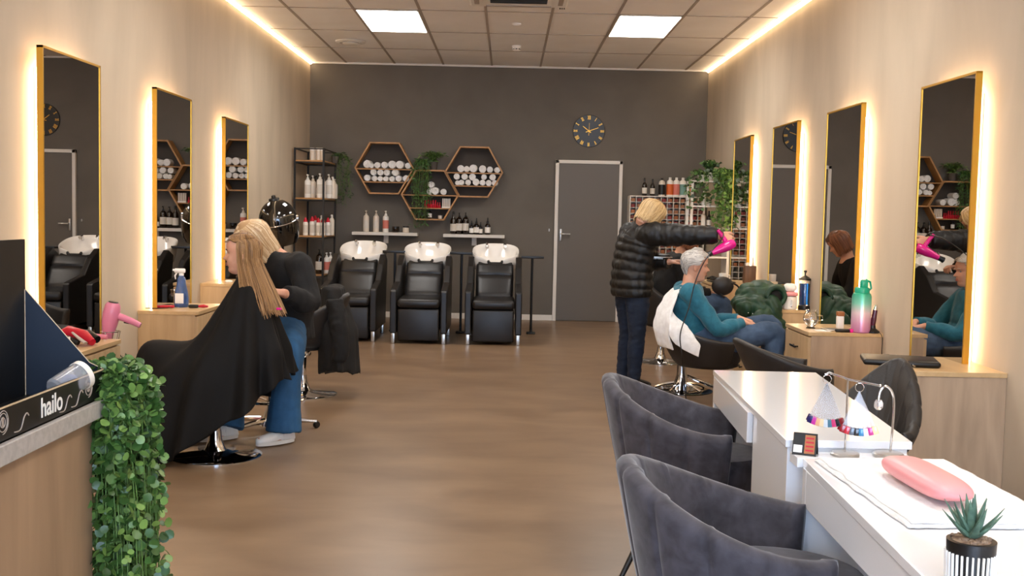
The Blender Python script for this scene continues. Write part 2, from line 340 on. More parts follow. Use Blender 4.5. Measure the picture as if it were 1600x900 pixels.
# ------------------------------------------------------------ shell chairs (grey velvet tub chairs, black leather tub chairs)
def shell_chair(name, loc, rz, label, cat, group, mt, r=.31, zb=.30, za=.60, zt=.72, th=.055, open_deg=62, taper=.80, seat_z=.45, legs='splay', seams=9, lean=.05, sq=.0, seat_mat=None):
    rt_ = root(name, loc, label, cat, group, rz)          # faces +x, back at -x
    N = 126; rings = []; A = 180-open_deg
    def prof(phi):                                         # phi: 0 = straight back
        a = abs(phi)/A; s = a*a*(3-2*a)
        zt_ = lerp(zt, za, s**.9); sd = abs(((phi+A)/(2*A)*seams+.5) % 1-.5)*2*A/seams if seams else 9; ch = .007*(1-math.exp(-(sd/1.3)**2)) if seams else 0
        ux, uy = -cos(R(phi)), sin(R(phi))
        k = 1/(abs(ux)**(2+sq*4)+abs(uy)**(2+sq*4))**(1/(2+sq*4))
        def P(rad, z):
            f = (z-zb)/(zt-zb); ln = -lean*max(f, 0)*(1-a)
            return V((ux*rad*k+ln, uy*rad*k, z))
        g = []
        for f in (0, .12, .3, .5, .7, .88): g.append(P(r*lerp(taper, 1, f**.6)+ch, lerp(zb, zt_-th*.5, f)))
        for t in range(0, 181, 30): g.append(P(r+ch-th*.5+th*.5*cos(R(t)), zt_-th*.5+th*.5*sin(R(t))))
        for f in (.88, .7, .5, .3, .12, 0): g.append(P(r*lerp(taper, 1, f**.6)-th-ch*.5, lerp(zb, zt_-th*.5, f)))
        return g
    for i in range(N+1):
        rings.append(prof(-A+2*A*i/N))
    def endcap(g, sg):                                     # rounded arm fronts
        out = []; n = len(g)
        for e, sc in ((.35, .93), (.7, .72), (1., .3)):
            c = [(g[i]+g[n-1-i])/2 for i in range(n)]
            dirv = V((sin(R(A)), 0, 0)); dirv = V((abs(sin(R(A)))*1, sg*cos(R(A))*-1*0, 0))
            out.append([c[i]+(g[i]-c[i])*sc+dirv*th*.5*e for i in range(n)])
        return out
    rings = endcap(rings[0], 1)[::-1]+rings+endcap(rings[-1], -1)
    MB().loft(rings).build('backrest', mt, rt_, ang=60)
    s = MB(); rs = r*taper*1.08-th; q = []
    for z, sc in ((seat_z-.12, .93), (seat_z-.10, 1), (seat_z-.02, 1.0), (seat_z, .95), (seat_z+.006, .8), (seat_z+.008, .02)):
        q.append([V((max(min(rs*sc*1.12*cos(R(t))+.045, .5), -.9), rs*sc*1.05*sin(R(t)), z)) for t in range(0, 360, 12)])
    s.loft(q).build('seat', seat_mat or mt, rt_, ang=50)
    bt = MB(); bt.loft([[V((rs*sc*cos(R(t))+.03, rs*sc*sin(R(t)), z)) for t in range(0, 360, 15)] for z, sc in ((zb-.01, .9), (zb+.005, 1.12), (seat_z-.11, 1.12))]); bt.build('seat_base', mt, rt_, ang=50)
    if legs == 'splay':
        for sx in (-1, 1):
            for sy in (-1, 1):
                MB().tube([(sx*.13+.02, sy*.13, zb), (sx*.25+.02, sy*.25, .0)], [.016, .009], 12).build('leg', M['blackp'], rt_)
    elif legs == 'salon':
        base_parts(rt_, seat_z-.12)
    return rt_
def base_parts(rt_, zt, foot=True, disc=.245):
    MB().lathe([(0, .0), (disc, .0), (disc, .006), (disc-.012, .012), (.09, .022), (.06, .034), (0, .036)], n=48).build('base_disc', M['chrome'], rt_)
    MB().lathe([(0, .03), (.062, .03), (.05, .05), (.036, .09), (.03, .14), (0, .14)], n=28).build('base_collar', M['chrome'], rt_)
    MB().lathe([(0, .12), (.027, .12), (.027, zt-.06), (.04, zt-.05), (.06, zt-.01), (0, zt)], n=24).build('column', M['chrome'], rt_)
    if foot:
        b = MB(); z = .16
        b.tube([(.0, -.05, .2), (.12, -.11, .17), (.30, -.15, z), (.34, -.13, z), (.35, 0, z), (.34, .13, z), (.30, .15, z), (.12, .11, .17), (0, .05, .2)], .011, 10)
        b.build('footrest', M['chrome'], rt_)
    MB().tube([(0, 0, zt-.04), (0, -.12, zt-.045), (0, -.2, zt-.03)], .006, 8).build('lever', M['chrome'], rt_)

c1 = shell_chair('tub_chair', (.715, 4.09, 0), R(-14), 'grey velvet tub chair with slim black legs, farther of the two', 'armchair', 'grey velvet tub chairs', M['velvet'], r=.30, zt=.722, za=.56, zb=.27)
c2 = dup(c1, (.635, 2.68, 0), 'grey velvet tub chair at the bottom edge, nearest the camera', R(-7))
shell_chair('tub_chair', (1.50, 4.62, 0), R(218), 'black leather tub chair behind the nail desks, its ribbed back turned to the camera', 'armchair', None, M['bleather'], r=.25, zt=.725, za=.46, zb=.36, taper=.80, th=.045, seams=9, lean=.09, open_deg=95, legs='salon')
shell_chair('salon_chair', (1.66, 6.25, 0), R(4), 'empty black leather salon chair with low arms between the client and the white desk', 'salon chair', 'black salon chairs', M['bleather'], r=.27, zt=.645, za=.50, zb=.34, taper=.72, th=.045, seams=0, lean=.10, open_deg=58, legs='salon')
shell_chair('salon_chair', (1.45, 7.87, 0), R(0), 'black salon chair under the grey-haired client in the teal sweater', 'salon chair', 'black salon chairs', M['bleather'], r=.30, zt=.60, za=.46, zb=.26, taper=.68, th=.04, seams=0, lean=.09, open_deg=60, seat_z=.40, legs='none')
ch4 = [o for o in bpy.data.objects if o.name.startswith('salon_chair')][-1]
cb = bpy.data.objects.new('x', None)
# its base stands a little behind the bucket
b = MB(); b.lathe([(0, 0), (.24, 0), (.24, .006), (.2, .012), (.0, .014)], c=(-.1, .45, 0), n=44); b.build('base_disc', M['gblack'], ch4)
b = MB(); b.lathe([(0, .01), (.075, .01), (.06, .05), (.045, .1), (.04, .14), (.04, .42), (0, .42)], c=(-.1, .45, 0), n=28)
b.tube([(-.1, .45, .36), (-.05, .25, .33), (.0, .05, .28)], .03, 10); b.build('column', M['chrome'], ch4)
b = MB()
for k in range(5): a = R(72*k+20); b.tube([(-.1, .45, .07), (-.1+.13*cos(a), .45+.13*sin(a), .045), (-.1+.2*cos(a), .45+.2*sin(a), .02)], [.012, .012, .01], 8)
b.build('base_star', M['chrome'], ch4)
b = MB(); b.tube([(-.06, .4, .12), (.05, .1, .10), (.1, -.1, .10), (.12, -.2, .10)], .012, 10); b.tube([(.12, -.2, .0), (.12, -.2, .12)], .014, 10); b.build('footrest', M['chrome'], ch4)
bpy.data.objects.remove(cb)
shell_chair('salon_chair', (1.42, 9.97, 0), R(0), 'tall-backed black salon chair behind the brown-haired client', 'salon chair', 'black salon chairs', M['bleather'], r=.28, zt=.95, za=.60, zb=.36, taper=.75, th=.06, seams=0, lean=.06, open_deg=75, legs='salon')
shell_chair('salon_chair', (-1.54, 5.79, 0), R(180), 'black salon chair on a chrome disc under the client in the black cape', 'salon chair', 'black salon chairs', M['bleather'], r=.20, zt=.60, za=.50, zb=.38, taper=.75, th=.045, seams=0, lean=.04, open_deg=60, legs='salon')
shell_chair('salon_chair', (-1.45, 7.8, 0), R(180), 'black salon chair behind the seated stylist with a coat hung over its back', 'salon chair', 'black salon chairs', M['bleather'], r=.28, zt=.74, za=.56, zb=.36, taper=.75, th=.05, seams=0, lean=.06, open_deg=60, legs='salon')
# stylist's stool
st = root('stool', (-1.40, 6.52, 0), 'chrome stool with black round seat under the seated stylist', 'stool')
MB().lathe([(0, .49), (.16, .49), (.175, .505), (.175, .54), (.15, .56), (0, .565)], n=32).build('seat', M['bleather'], st)
MB().lathe([(0, .16), (.028, .16), (.028, .49), (0, .49)], n=20).build('column', M['chrome'], st)
MB().lathe([(0, .03), (.075, .03), (.055, .07), (.035, .13), (.03, .17), (0, .17)], n=24).build('base_collar', M['chrome'], st)
b = MB(); b.tube([(.2*cos(R(t)), .2*sin(R(t)), .19) for t in range(0, 361, 12)], .009, 8)
for t in (20, 140, 260): b.tube([(.03*cos(R(t)), .03*sin(R(t)), .17), (.2*cos(R(t)), .2*sin(R(t)), .19)], .007, 8)
b.build('foot_ring', M['chrome'], st)
b = MB()
for t in range(0, 360, 72):
    a = R(t+15); b.tube([(0, 0, .06), (.14*cos(a), .14*sin(a), .055), (.27*cos(a), .27*sin(a), .04)], [.02, .016, .012], 8)
b.build('base_star', M['chrome'], st)
for t in range(0, 360, 72):
    a = R(t+15); T = Matrix.Translation((.27*cos(a), .27*sin(a), .022)) @ Matrix.Rotation(a+.6, 4, 'Z') @ Matrix.Rotation(pi/2, 4, 'X')
    MB().lathe([(0, -.012), (.018, -.012), (.022, -.006), (.022, .006), (.018, .012), (0, .012)], n=16, T=T).build('caster', M['blackp'], st)

# ------------------------------------------------------------ shampoo units
def shampoo(loc, label):
    r_ = root('shampoo_chair', loc, label, 'shampoo chair', 'black shampoo chairs with white basins'); W = .215
    # footrest panel, seat, back pads, headpad
    b = MB(); b.rbox(-W+.005, W-.005, .0, .045, .03, .355, r=.018); b.build('footrest', M['leather'], r_)
    b = MB(); b.rbox(-W, W, -.025, .62, .36, .455, r=.035); b.build('seat', M['leather'], r_)
    b = MB(); b.box(-W+.01, W-.01, .05, 1.0, .12, .36); b.build('seat_base', M['blackp'], r_, smooth=False, bevel=.01)
    def pad(y0, z0, y1, z1, t, w0, w1):
        d = V((0, y1-y0, z1-z0)).normalized(); n = V((0, -d.z, d.y)); rings = []
        for k in range(9):
            f = k/8; e = min(f, 1-f)*2; th_ = t*(.45+.55*min(1, e*3)**.5); c = V((0, y0, z0))+V((0, y1-y0, z1-z0))*f; w_ = lerp(w0, w1, f)
            ring = []
            for j in range(20):
                a = 2*pi*j/20; cx = abs(cos(a))**.35*(1 if cos(a) > 0 else -1); sy_ = abs(sin(a))**.6*(1 if sin(a) > 0 else -1)
                ring.append(c+V((w_*cx, 0, 0))+n*th_*sy_)
            rings.append(ring)
        return MB().loft(rings)
    pad(.55, .41, .72, .66, .05, .195, .20).build('backrest', M['leather'], r_)
    pad(.725, .655, .83, .775, .042, .20, .195).build('headrest_pad', M['leather'], r_)
    b = MB(); b.prism([(.6, .3), (.95, .3), (1.1, .62), (.95, .80), (.78, .70)], -W+.03, W-.03, 'x'); b.build('back_shell', M['blackp'], r_, smooth=False, bevel=.01)
    for s in (-1, 1):
        x0, x1 = (W+.006, W+.072) if s > 0 else (-W-.072, -W-.006)
        b = MB(); b.prism([(0.0, .105), (.0, .53), (.03, .545), (.42, .60), (.62, .76), (.84, .86), (1.0, .80), (.92, .5), (.88, .105)], x0, x1, 'x')
        b.build('armrest', M['leather'], r_, smooth=False, bevel=.012)
        MB().rbox(x0+.014, x1-.014, .005, .055, 0, .105, r=.004).build('foot', M['steel'], r_)
        MB().rbox(x0+.014, x1-.014, .80, .85, 0, .105, r=.004).build('foot', M['steel'], r_)
    # basin
    cx, cy = 0, 1.17; rings = []; N = 48
    def ring(rx, ry, z, tilt, dy=0, dip=0, ex=2.6):
        g = []
        for k in range(N):
            a = 2*pi*k/N; c, s = cos(a), sin(a); q = (abs(c)**ex+abs(s)**ex)**(-1/ex)
            x = rx*q*c; y = ry*q*s; zz = z+tilt*y
            if dip: zz -= dip*math.exp(-(x/.085)**2)*max(0, -s)**3
            g.append(V((cx+x, cy+dy+y, zz)))
        return g
    for rx, ry, z, tl, dy, dp in ((.10, .12, .68, .0, .0, 0), (.18, .18, .68, .03, -.01, 0), (.225, .225, .71, .07, -.02, .0), (.247, .25, .78, .15, -.01, .0), (.256, .262, .875, .26, 0, .04), (.260, .268, .905, .28, 0, .06), (.256, .263, .914, .28, 0, .062),
                              (.243, .25, .908, .28, 0, .062), (.232, .236, .885, .26, 0, .05), (.21, .21, .82, .16, .0, .02), (.15, .15, .775, .08, .01, 0), (.02, .02, .765, 0, .02, 0)):
        rings.append(ring(rx, ry, z, tl, dy, dp))
    bs = MB().loft(rings).build('basin', M['ceramic'], r_, ang=60)
    b = MB(); T0 = Matrix.Translation((0, cy-.283, .800))
    g = []
    for k in range(13):
        a = pi*(k/12); g.append((-.075*cos(a), -.015-.004*sin(a), -.045*sin(a)**.7+.02))
    b.tube([T0 @ V(p) for p in g], [.010]+[.016]*11+[.010], 10)
    b.rbox(-.062, .062, cy-.300, cy-.262, .762, .800, r=.012); b.build('neck_rest', M['blackp'], bs)
    b = MB(); b.tube([(-.1, cy+.19, .93), (-.1, cy+.17, .985), (-.1, cy+.10, .99), (-.1, cy+.07, .965)], [.016, .014, .012, .012], 10); b.ball((-.1, cy+.19, .955), .022, 8); b.build('tap', M['chrome'], bs)
    b = MB(); b.tube([(.1, cy+.2, .93), (.1, cy+.17, .975), (.1, cy+.12, .96)], [.014, .018, .022], 10); b.build('shower_head', M['chrome'], bs)
    b = MB(); b.rbox(-.13, .13, cy-.08, cy+.2, 0, .71, r=.04); b.build('basin_column', M['blackp'], r_)
    return r_
s3 = shampoo((-.132, 10.965, 0), 'black shampoo chair with white basin, rightmost of the three, under the shelf of dark bottles')
s2 = dup(s3, (-.883, 10.95, 0), 'black shampoo chair with white basin, middle of the three by the back wall')
s1 = dup(s3, (-1.605, 11.05, 0), 'black shampoo chair with white basin, leftmost of the three, beside the metal rack')
def tray(x, y, z, s, lb):
    r_ = root('side_tray', (x, y, 0), lb, 'tray', 'black trays beside the basins')
    b = MB(); b.rbox(-.12, .12, -.09, .09, z, z+.02, r=.05 if False else .009); b.rbox(-.125, .125, -.095, -.085, z, z+.028, r=.004); b.build('tray_top', M['blackp'], r_)
    MB().tube([(0, .03, 0), (0, .03, z)], .014, 10).build('post', M['blackp'], r_)
    MB().rbox(-.05, .05, -.05, .09, 0, .02, r=.009).build('base_plate', M['blackp'], r_)
tray(.275, 12.1, .84, 1, 'black side tray on a post right of the rightmost basin')
tray(-.505, 12.05, .87, 1, 'black side tray on a post between the middle and rightmost basins')
tray(-1.245, 12.1, .87, 1, 'black side tray on a post between the leftmost and middle basins')

# ------------------------------------------------------------ metal corner rack
rk = root('metal_rack', (-2.29, 13.03, 0), 'tall black metal rack with wooden shelves in the left corner', 'rack')
xa, xb, ya, yb = -.165, .165, -.42, .42
for x in (xa, xb):
    for y in (ya, yb): MB().box(x-.011, x+.011, y-.011, y+.011, 0, 2.03).build('post', M['blackm'], rk, smooth=False)
for z in (2.02, .12):
    b = MB()
    for x in (xa, xb): b.box(x-.007, x+.007, ya, yb, z-.007, z+.007)
    for y in (ya, yb): b.box(xa, xb, y-.007, y+.007, z-.007, z+.007)
    b.build('rail', M['blackm'], rk, smooth=False)
for z in (1.885, 1.455, 1.02, .575, .15):
    s = MB().box(xa-.004, xb+.004, ya-.004, yb+.004, z-.012, z+.006).build('shelf', M['hexw'], rk, smooth=False, bevel=.002)
    b = MB()
    for x in (xa, xb): b.box(x-.01, x+.01, ya, yb, z-.028, z-.012)
    for y in (ya, yb): b.box(xa, xb, y-.01, y+.01, z-.028, z-.012)
    b.build('shelf_rail', M['blackm'], s, smooth=False)

# ------------------------------------------------------------ bottles
def bottle(kind, name='bottle'):
    r_ = bpy.data.objects.new(name, None); col.objects.link(r_); r_.location = (0, 0, -50)
    def L(p, m_, nm, par=r_, n=20): return MB().lathe(p, n=n).build(nm, m_, par)
    if kind in ('pump', 'pumpc', 'pumpo'):
        body = M['white'] if kind != 'pumpc' else M['cream']
        L([(0, 0), (.031, 0), (.033, .006), (.033, .155), (.030, .170), (.016, .183), (.012, .186), (0, .186)], body, 'body')
        L([(.0335, .04), (.0338, .04), (.0338, .13), (.0335, .13)], {'pump': M['label_'], 'pumpc': M['label_'], 'pumpo': M['pinkl']}[kind], 'label')
        p = MB().lathe([(0, .184), (.014, .184), (.014, .2), (.006, .203), (.005, .222), (0, .222)], n=14); p.rbox(-.009, .009, -.036, .012, .220, .234, r=.005); p.build('pump', body, r_)
    elif kind == 'redcap':
        L([(0, 0), (.028, 0), (.030, .006), (.030, .14), (.024, .155), (0, .155)], M['white'], 'body')
        L([(.0304, .03), (.0308, .03), (.0308, .12), (.0304, .12)], M['label_'], 'label')
        L([(0, .153), (.024, .153), (.022, .175), (.012, .195), (.007, .208), (0, .21)], M['redcap'], 'cap')
    elif kind == 'spray':
        L([(0, 0), (.026, 0), (.028, .006), (.028, .16), (.02, .18), (.010, .19), (0, .19)], M['cream'], 'body')
        p = MB().lathe([(0, .188), (.012, .188), (.012, .205), (0, .205)], n=12); p.rbox(-.009, .009, -.04, .018, .203, .222, r=.006); p.build('spray_head', M['white'], r_)
    elif kind == 'dark':
        L([(0, 0), (.030, 0), (.032, .006), (.032, .13), (.028, .15), (.013, .175), (.011, .2), (0, .2)], M['amber'], 'body')
        L([(.0325, .03), (.0329, .03), (.0329, .105), (.0325, .105)], M['label_'], 'label')
        L([(0, .198), (.0125, .198), (.0125, .225), (.008, .232), (0, .232)], M['blackp'], 'cap')
    elif kind == 'darkpump':
        L([(0, 0), (.033, 0), (.036, .006), (.036, .15), (.03, .175), (.014, .19), (0, .19)], M['amber'], 'body')
        L([(.0365, .04), (.0369, .04), (.0369, .12), (.0365, .12)], M['label_'], 'label')
        p = MB().lathe([(0, .19), (.013, .19), (.013, .205), (.006, .21), (.005, .23), (0, .23)], n=12); p.rbox(-.008, .008, -.032, .01, .228, .24, r=.005); p.build('pump', M['blackp'], r_)
    elif kind == 'dropper':
        L([(0, 0), (.020, 0), (.022, .004), (.022, .075), (.010, .09), (0, .09)], M['amber'], 'body')
        L([(.0224, .015), (.0227, .015), (.0227, .06), (.0224, .06)], M['white'], 'label')
        L([(0, .088), (.011, .088), (.011, .105), (.006, .11), (.004, .135), (0, .137)], M['blackp'], 'cap')
    elif kind in ('tubo', 'tubr', 'tubg', 'tubb'):
        c_ = {'tubo': M['orange'], 'tubr': M['pinkl'], 'tubg': M['tealL'], 'tubb': M['blackp']}[kind]
        L([(0, 0), (.040, 0), (.043, .006), (.043, .165), (.036, .190), (.016, .205), (.014, .21), (0, .21)], M['white'] if kind != 'tubb' else M['cream'], 'body')
        L([(.0434, .02), (.0438, .02), (.0438, .15), (.0434, .15)], c_, 'label')
        L([(0, .208), (.017, .208), (.017, .232), (0, .234)], M['white'] if kind != 'tubb' else M['blackp'], 'cap')
    elif kind == 'jar':
        L([(0, 0), (.035, 0), (.037, .005), (.037, .045), (0, .045)], M['amber'], 'body'); L([(0, .044), (.038, .044), (.038, .062), (0, .063)], M['blackp'], 'lid')
    elif kind == 'jarw':
        L([(0, 0), (.032, 0), (.034, .005), (.034, .055), (0, .055)], M['cream'], 'body'); L([(0, .054), (.035, .054), (.035, .068), (0, .069)], M['blackp'], 'lid')
    elif kind == 'wood':
        L([(0, 0), (.03, 0), (.03, .13), (0, .13)], M['cream'], 'body'); L([(0, .13), (.031, .13), (.031, .165), (0, .166)], M['white'], 'cap')
    elif kind == 'polish':
        L([(0, 0), (.012, 0), (.014, .003), (.014, .034), (.007, .040), (0, .04)], M['red'], 'body', n=12); L([(0, .039), (.008, .039), (.006, .078), (0, .08)], M['red'], 'cap', n=10)
    return r_
PROTO = {}
def put(kind, x, y, z, label, cat, group, sc=1, rz=0, name='bottle'):
    if kind not in PROTO: PROTO[kind] = bottle(kind, name); o = PROTO[kind]
    else: o = dup(PROTO[kind])
    o.location = (x, y, z); o.scale = (sc,)*3; o.rotation_euler = (0, 0, rz); tag(o, label, cat, group); return o
def sx(px, Y):        # where a column of the photograph falls at depth Y
    return ((px-800)/1712+.0047)*Y
# on the rack (top to bottom)
for i, (px, y_) in enumerate(((485.5, 12.95), (490, 13.0), (495, 12.95), (501, 12.95))):
    put('wood', sx(px, y_), y_, 1.892, 'pale capped jar on the top shelf of the black rack, '+ORD[i], 'jar', 'pale jars on top of the rack', name='jar', sc=.95)
g = 'pump bottles on the second shelf of the rack'
for k, px, y_, s_, lb in (('pump', 479, 12.75, 1.15, 'white pump bottle at the left end of the rack shelf below the jars'), ('pumpc', 487, 12.8, 1.1, 'cream pump bottle second from left on the rack shelf below the jars'),
        ('dark', 492, 13.1, 1.15, 'dark bottle behind the cream and white pump bottles on the rack'), ('pump', 498, 12.7, 1.2, 'large white pump bottle just left of the rack front post'),
        ('pumpc', 503.5, 12.95, 1.1, 'cream pump bottle hidden behind the rack front post'), ('pump', 512, 12.95, 1.2, 'white pump bottle just right of the rack front post'), ('spray', 518, 13.0, 1.15, 'white bottle with angled nozzle at the right of the rack shelf'), ('pumpc', 521, 13.15, 1, 'cream pump bottle at the far right end of the rack shelf')):
    put(k, sx(px, y_), y_, 1.462, lb, 'bottle', g, s_)
g = 'red-capped bottles on the third shelf of the rack'
for k, px, y_, s_, lb in (('redcap', 476, 12.72, 1, 'white bottle with red cap at the left end of the rack'), ('redcap', 486.5, 12.75, 1.05, 'white bottle with red cap, second from left on the rack'), ('redcap', 491, 13.05, 1.1, 'red-capped bottle in the back row of the rack shelf'),
        ('redcap', 496, 12.72, .98, 'white bottle with red cap just left of the rack front post'), ('spray', 501, 13.0, 1.05, 'cream spray bottle behind the red-capped bottles'), ('redcap', 503, 12.78, .98, 'red-capped bottle hidden by the rack front post'),
        ('redcap', 511, 12.9, 1, 'white bottle with red cap right of the rack front post'), ('spray', 517, 13.0, 1.1, 'white spray bottle beside the red-capped bottles')):
    put(k, sx(px, y_), y_, 1.027, lb, 'bottle', g, s_)
put('darkpump', sx(498, 12.75), 12.75, .582, 'dark pump bottle with white label on the lowest visible rack shelf', 'bottle', 'bottles on the fourth shelf of the rack', 1.2)
put('dark', sx(503.5, 13.1), 13.1, .582, 'dark bottle behind the labelled pump bottle on the rack', 'bottle', 'bottles on the fourth shelf of the rack', 1.1)
put('pumpo', sx(509.5, 12.85), 12.85, .582, 'white bottle with coral label on the lowest visible rack shelf', 'bottle', 'bottles on the fourth shelf of the rack', 1.05)
put('pumpo', sx(515.5, 12.95), 12.95, .582, 'second white bottle with coral label at the right of the lowest rack shelf', 'bottle', 'bottles on the fourth shelf of the rack', 1.05)

# ------------------------------------------------------------ hexagon shelves
def hexa(cx, cz, Rr, boards, lb):
    r_ = root('hexagon_shelf', (cx, D, cz), lb, 'shelf', 'wooden hexagon wall shelves'); dp = .2; t = .018; b = MB()
    for k in range(6):
        a0, a1 = R(60*k), R(60*k+60)
        o = [(Rr*cos(a0), Rr*sin(a0)), (Rr*cos(a1), Rr*sin(a1)), ((Rr-t*1.15)*cos(a1), (Rr-t*1.15)*sin(a1)), ((Rr-t*1.15)*cos(a0), (Rr-t*1.15)*sin(a0))]
        b.prism(o, -dp, -.001, 'y')
    b.build('frame', M['hexw'], r_, smooth=False)
    MB().prism([((Rr-.01)*cos(R(60*k)), (Rr-.01)*sin(R(60*k))) for k in range(6)], -.008, -.0012, 'y').build('back_panel', M['hexshade'], r_, smooth=False)  # added dark sheet, its colour stands in for the shade inside the hexagon
    for z in boards:
        h = abs(z); w_ = Rr-h/math.tan(R(60))-t*.9
        MB().box(-w_, w_, -dp+.004, -.002, z-.013, z).build('board', M['hexw'], r_, smooth=False)
    return r_
hexa(-1.537, 1.852, .367, (-.005, -.165), 'wooden hexagon shelf of rolled towels at upper left')
hexa(-.434, 1.829, .360, (-.008, -.168), 'wooden hexagon shelf of rolled towels at upper right, nearest the door')
hexa(-.972, 1.535, .357, (.003, -.157), 'lower middle wooden hexagon shelf with nail polish and a trailing plant')
# rolled towels
def towel_roll(Rr=.04, Ln=.17):
    b = MB(); N = 90; turns = 3.6; inner = []; outer = []
    for k in range(N+1):
        t = k/N; r = .005+(Rr-.005)*t**.8; a = 2*pi*turns*t; th_ = .0078
        inner.append(((r-th_)*cos(a) if r > th_ else .001*cos(a), (r-th_)*sin(a) if r > th_ else .001*sin(a))); outer.append((r*cos(a), r*sin(a)))
    rings = []
    for y, e in ((-Ln/2, .0), (-Ln/2+.002, .0), (Ln/2-.002, 0), (Ln/2, 0)):
        rings.append(y)
    n = N+1; vs = []; fs = []
    for y in (-Ln/2, Ln/2):
        vs += [V((p[0], y+.002*sin(i*.7), p[1])) for i, p in enumerate(outer)]+[V((p[0], y, p[1])) for p in inner]
    for i in range(N):
        fs.append((i, i+1, 2*n+i+1, 2*n+i)); fs.append((n+i, 2*n+n+i, 2*n+n+i+1, n+i+1)); fs.append((i, n+i, n+i+1, i+1)); fs.append((2*n+i, 2*n+i+1, 3*n+i+1, 3*n+i))
    fs.append((N, n+N, 3*n+N, 2*n+N)); b.add(vs, fs)
    b.lathe([(0, -Ln/2+.006), (Rr*.93, -Ln/2+.006), (Rr*.93, Ln/2-.004), (0, Ln/2-.004)], n=24, T=Matrix.Rotation(pi/2, 4, 'X'))
    return b.build('rolled_towel', M['towel'], None, ang=60)
tp = towel_roll(); first = [True]
def towel(px, rpx, z, y, lb, g, zc=None):
    Rr = rpx/126.8; o = tp if first[0] else tp.copy()
    if not first[0]: col.objects.link(o)
    first[0] = False; s_ = Rr/.04; o.scale = (s_, 1, s_); o.location = (sx(px, D-.2), y, (z+Rr if zc is None else zc)); o.rotation_euler = (0, random.uniform(0, 6), random.uniform(-.08, .08)); tag(o, lb, 'towel', g)
YT = D-.1
T5 = lambda v: 440+v/5
T6 = lambda v: 600+v/5
for i, (x, r_) in enumerate(((655, 6.4), (690, 4), (733, 5), (788, 5.4), (848, 6.4), (910, 6.4), (968, 5))): towel(T5(x), r_, 1.848, YT, 'rolled white towel on the upper board of the left hexagon shelf, '+ORD[i], 'rolled towels, upper board, left hexagon')
for i, (x, r_) in enumerate(((657, 5.2), (708, 4.6), (757, 4.4), (804, 4.3), (850, 4.5), (902, 5), (954, 5.4))): towel(T5(x), r_, 1.688, YT, 'rolled white towel in the bottom row on the left hexagon lower board, '+ORD[i], 'rolled towels, lower board bottom row, left hexagon')
for i, (x, r_) in enumerate(((702, 5.2), (757, 5), (810, 5.3), (875, 5.6))): towel(T5(x), r_, 0, YT, 'rolled white towel stacked on the bottom row, left hexagon shelf, '+ORD[i], 'rolled towels, stacked, left hexagon', zc=1.688+.112)
for i, (x, r_) in enumerate(((582, 5.8), (627, 5), (680, 6.4), (750, 6), (808, 5), (862, 4.7))): towel(T6(x), r_, 1.822, YT, 'rolled white towel on the upper board of the right hexagon shelf, '+ORD[i], 'rolled towels, upper board, right hexagon')
for i, (x, r_) in enumerate(((560, 4), (592, 4.5), (638, 4.8), (702, 5.6), (752, 4.8), (800, 4.8), (850, 4.8))): towel(T6(x), r_, 1.662, YT, 'rolled white towel in the bottom row on the right hexagon lower board, '+ORD[i], 'rolled towels, lower board bottom row, right hexagon')
for i, (x, r_) in enumerate(((550, 5), (612, 5.2), (670, 5.5), (762, 4.6), (830, 5.2))): towel(T6(x), r_, 0, YT, 'rolled white towel stacked on the bottom row, right hexagon shelf, '+ORD[i], 'rolled towels, stacked, right hexagon', zc=1.662+.108)
for x, r_, zc, lb in ((340, 5.5, None, 'rolled white towel at the bottom left of the pile beside the trailing plant'), (384, 6.2, None, 'rolled white towel at the bottom right of the pile in the lower hexagon'), (448, 5, None, 'single rolled white towel on its own in the lower hexagon'), (352, 5.2, 1.538+.125, 'rolled white towel on top of the pile in the lower hexagon')):
    towel(T6(x), r_, 1.538, YT, lb, 'rolled towels, lower middle hexagon', zc=zc)
# polish, cards, small bottles in the middle hexagon
for i, x in enumerate((312, 333, 354, 372, 390, 408, 424)):
    put('polish', sx(T6(x), D-.12), D-.12, 1.378, 'small red nail polish bottle on the lower hexagon board, '+ORD[i], 'nail polish', 'red nail polish bottles', name='nail_polish', sc=1.25 if i < 5 else .9)
cb_ = root('card_holder', (sx(T6(475), D-.12), D-.12, 1.378), 'small white stand of pale sample cards beside the red nail polish', 'card holder')
MB().rbox(-.055, .055, -.03, .03, 0, .018, r=.004).build('tray', M['white'], cb_)
for k in range(5): MB().box(-.05+.021*k, -.036+.021*k, -.015, .02, .016, .12).build('sample_card', M['cream'], cb_, smooth=False)
put('jar', sx(T6(290), D-.1), D-.1, 1.245, 'small dark jar at the bottom left of the lower hexagon shelf', 'jar', 'jars in the lower hexagon', name='jar', sc=.8)
put('dropper', sx(T6(348), D-.1), D-.1, 1.245, 'small labelled dropper bottle at the bottom of the lower hexagon shelf', 'bottle', 'jars in the lower hexagon', sc=1.05)
put('jarw', sx(T6(428), D-.1), D-.1, 1.245, 'small pale jar at the bottom right of the lower hexagon shelf', 'jar', 'jars in the lower hexagon', name='jar', sc=.75)
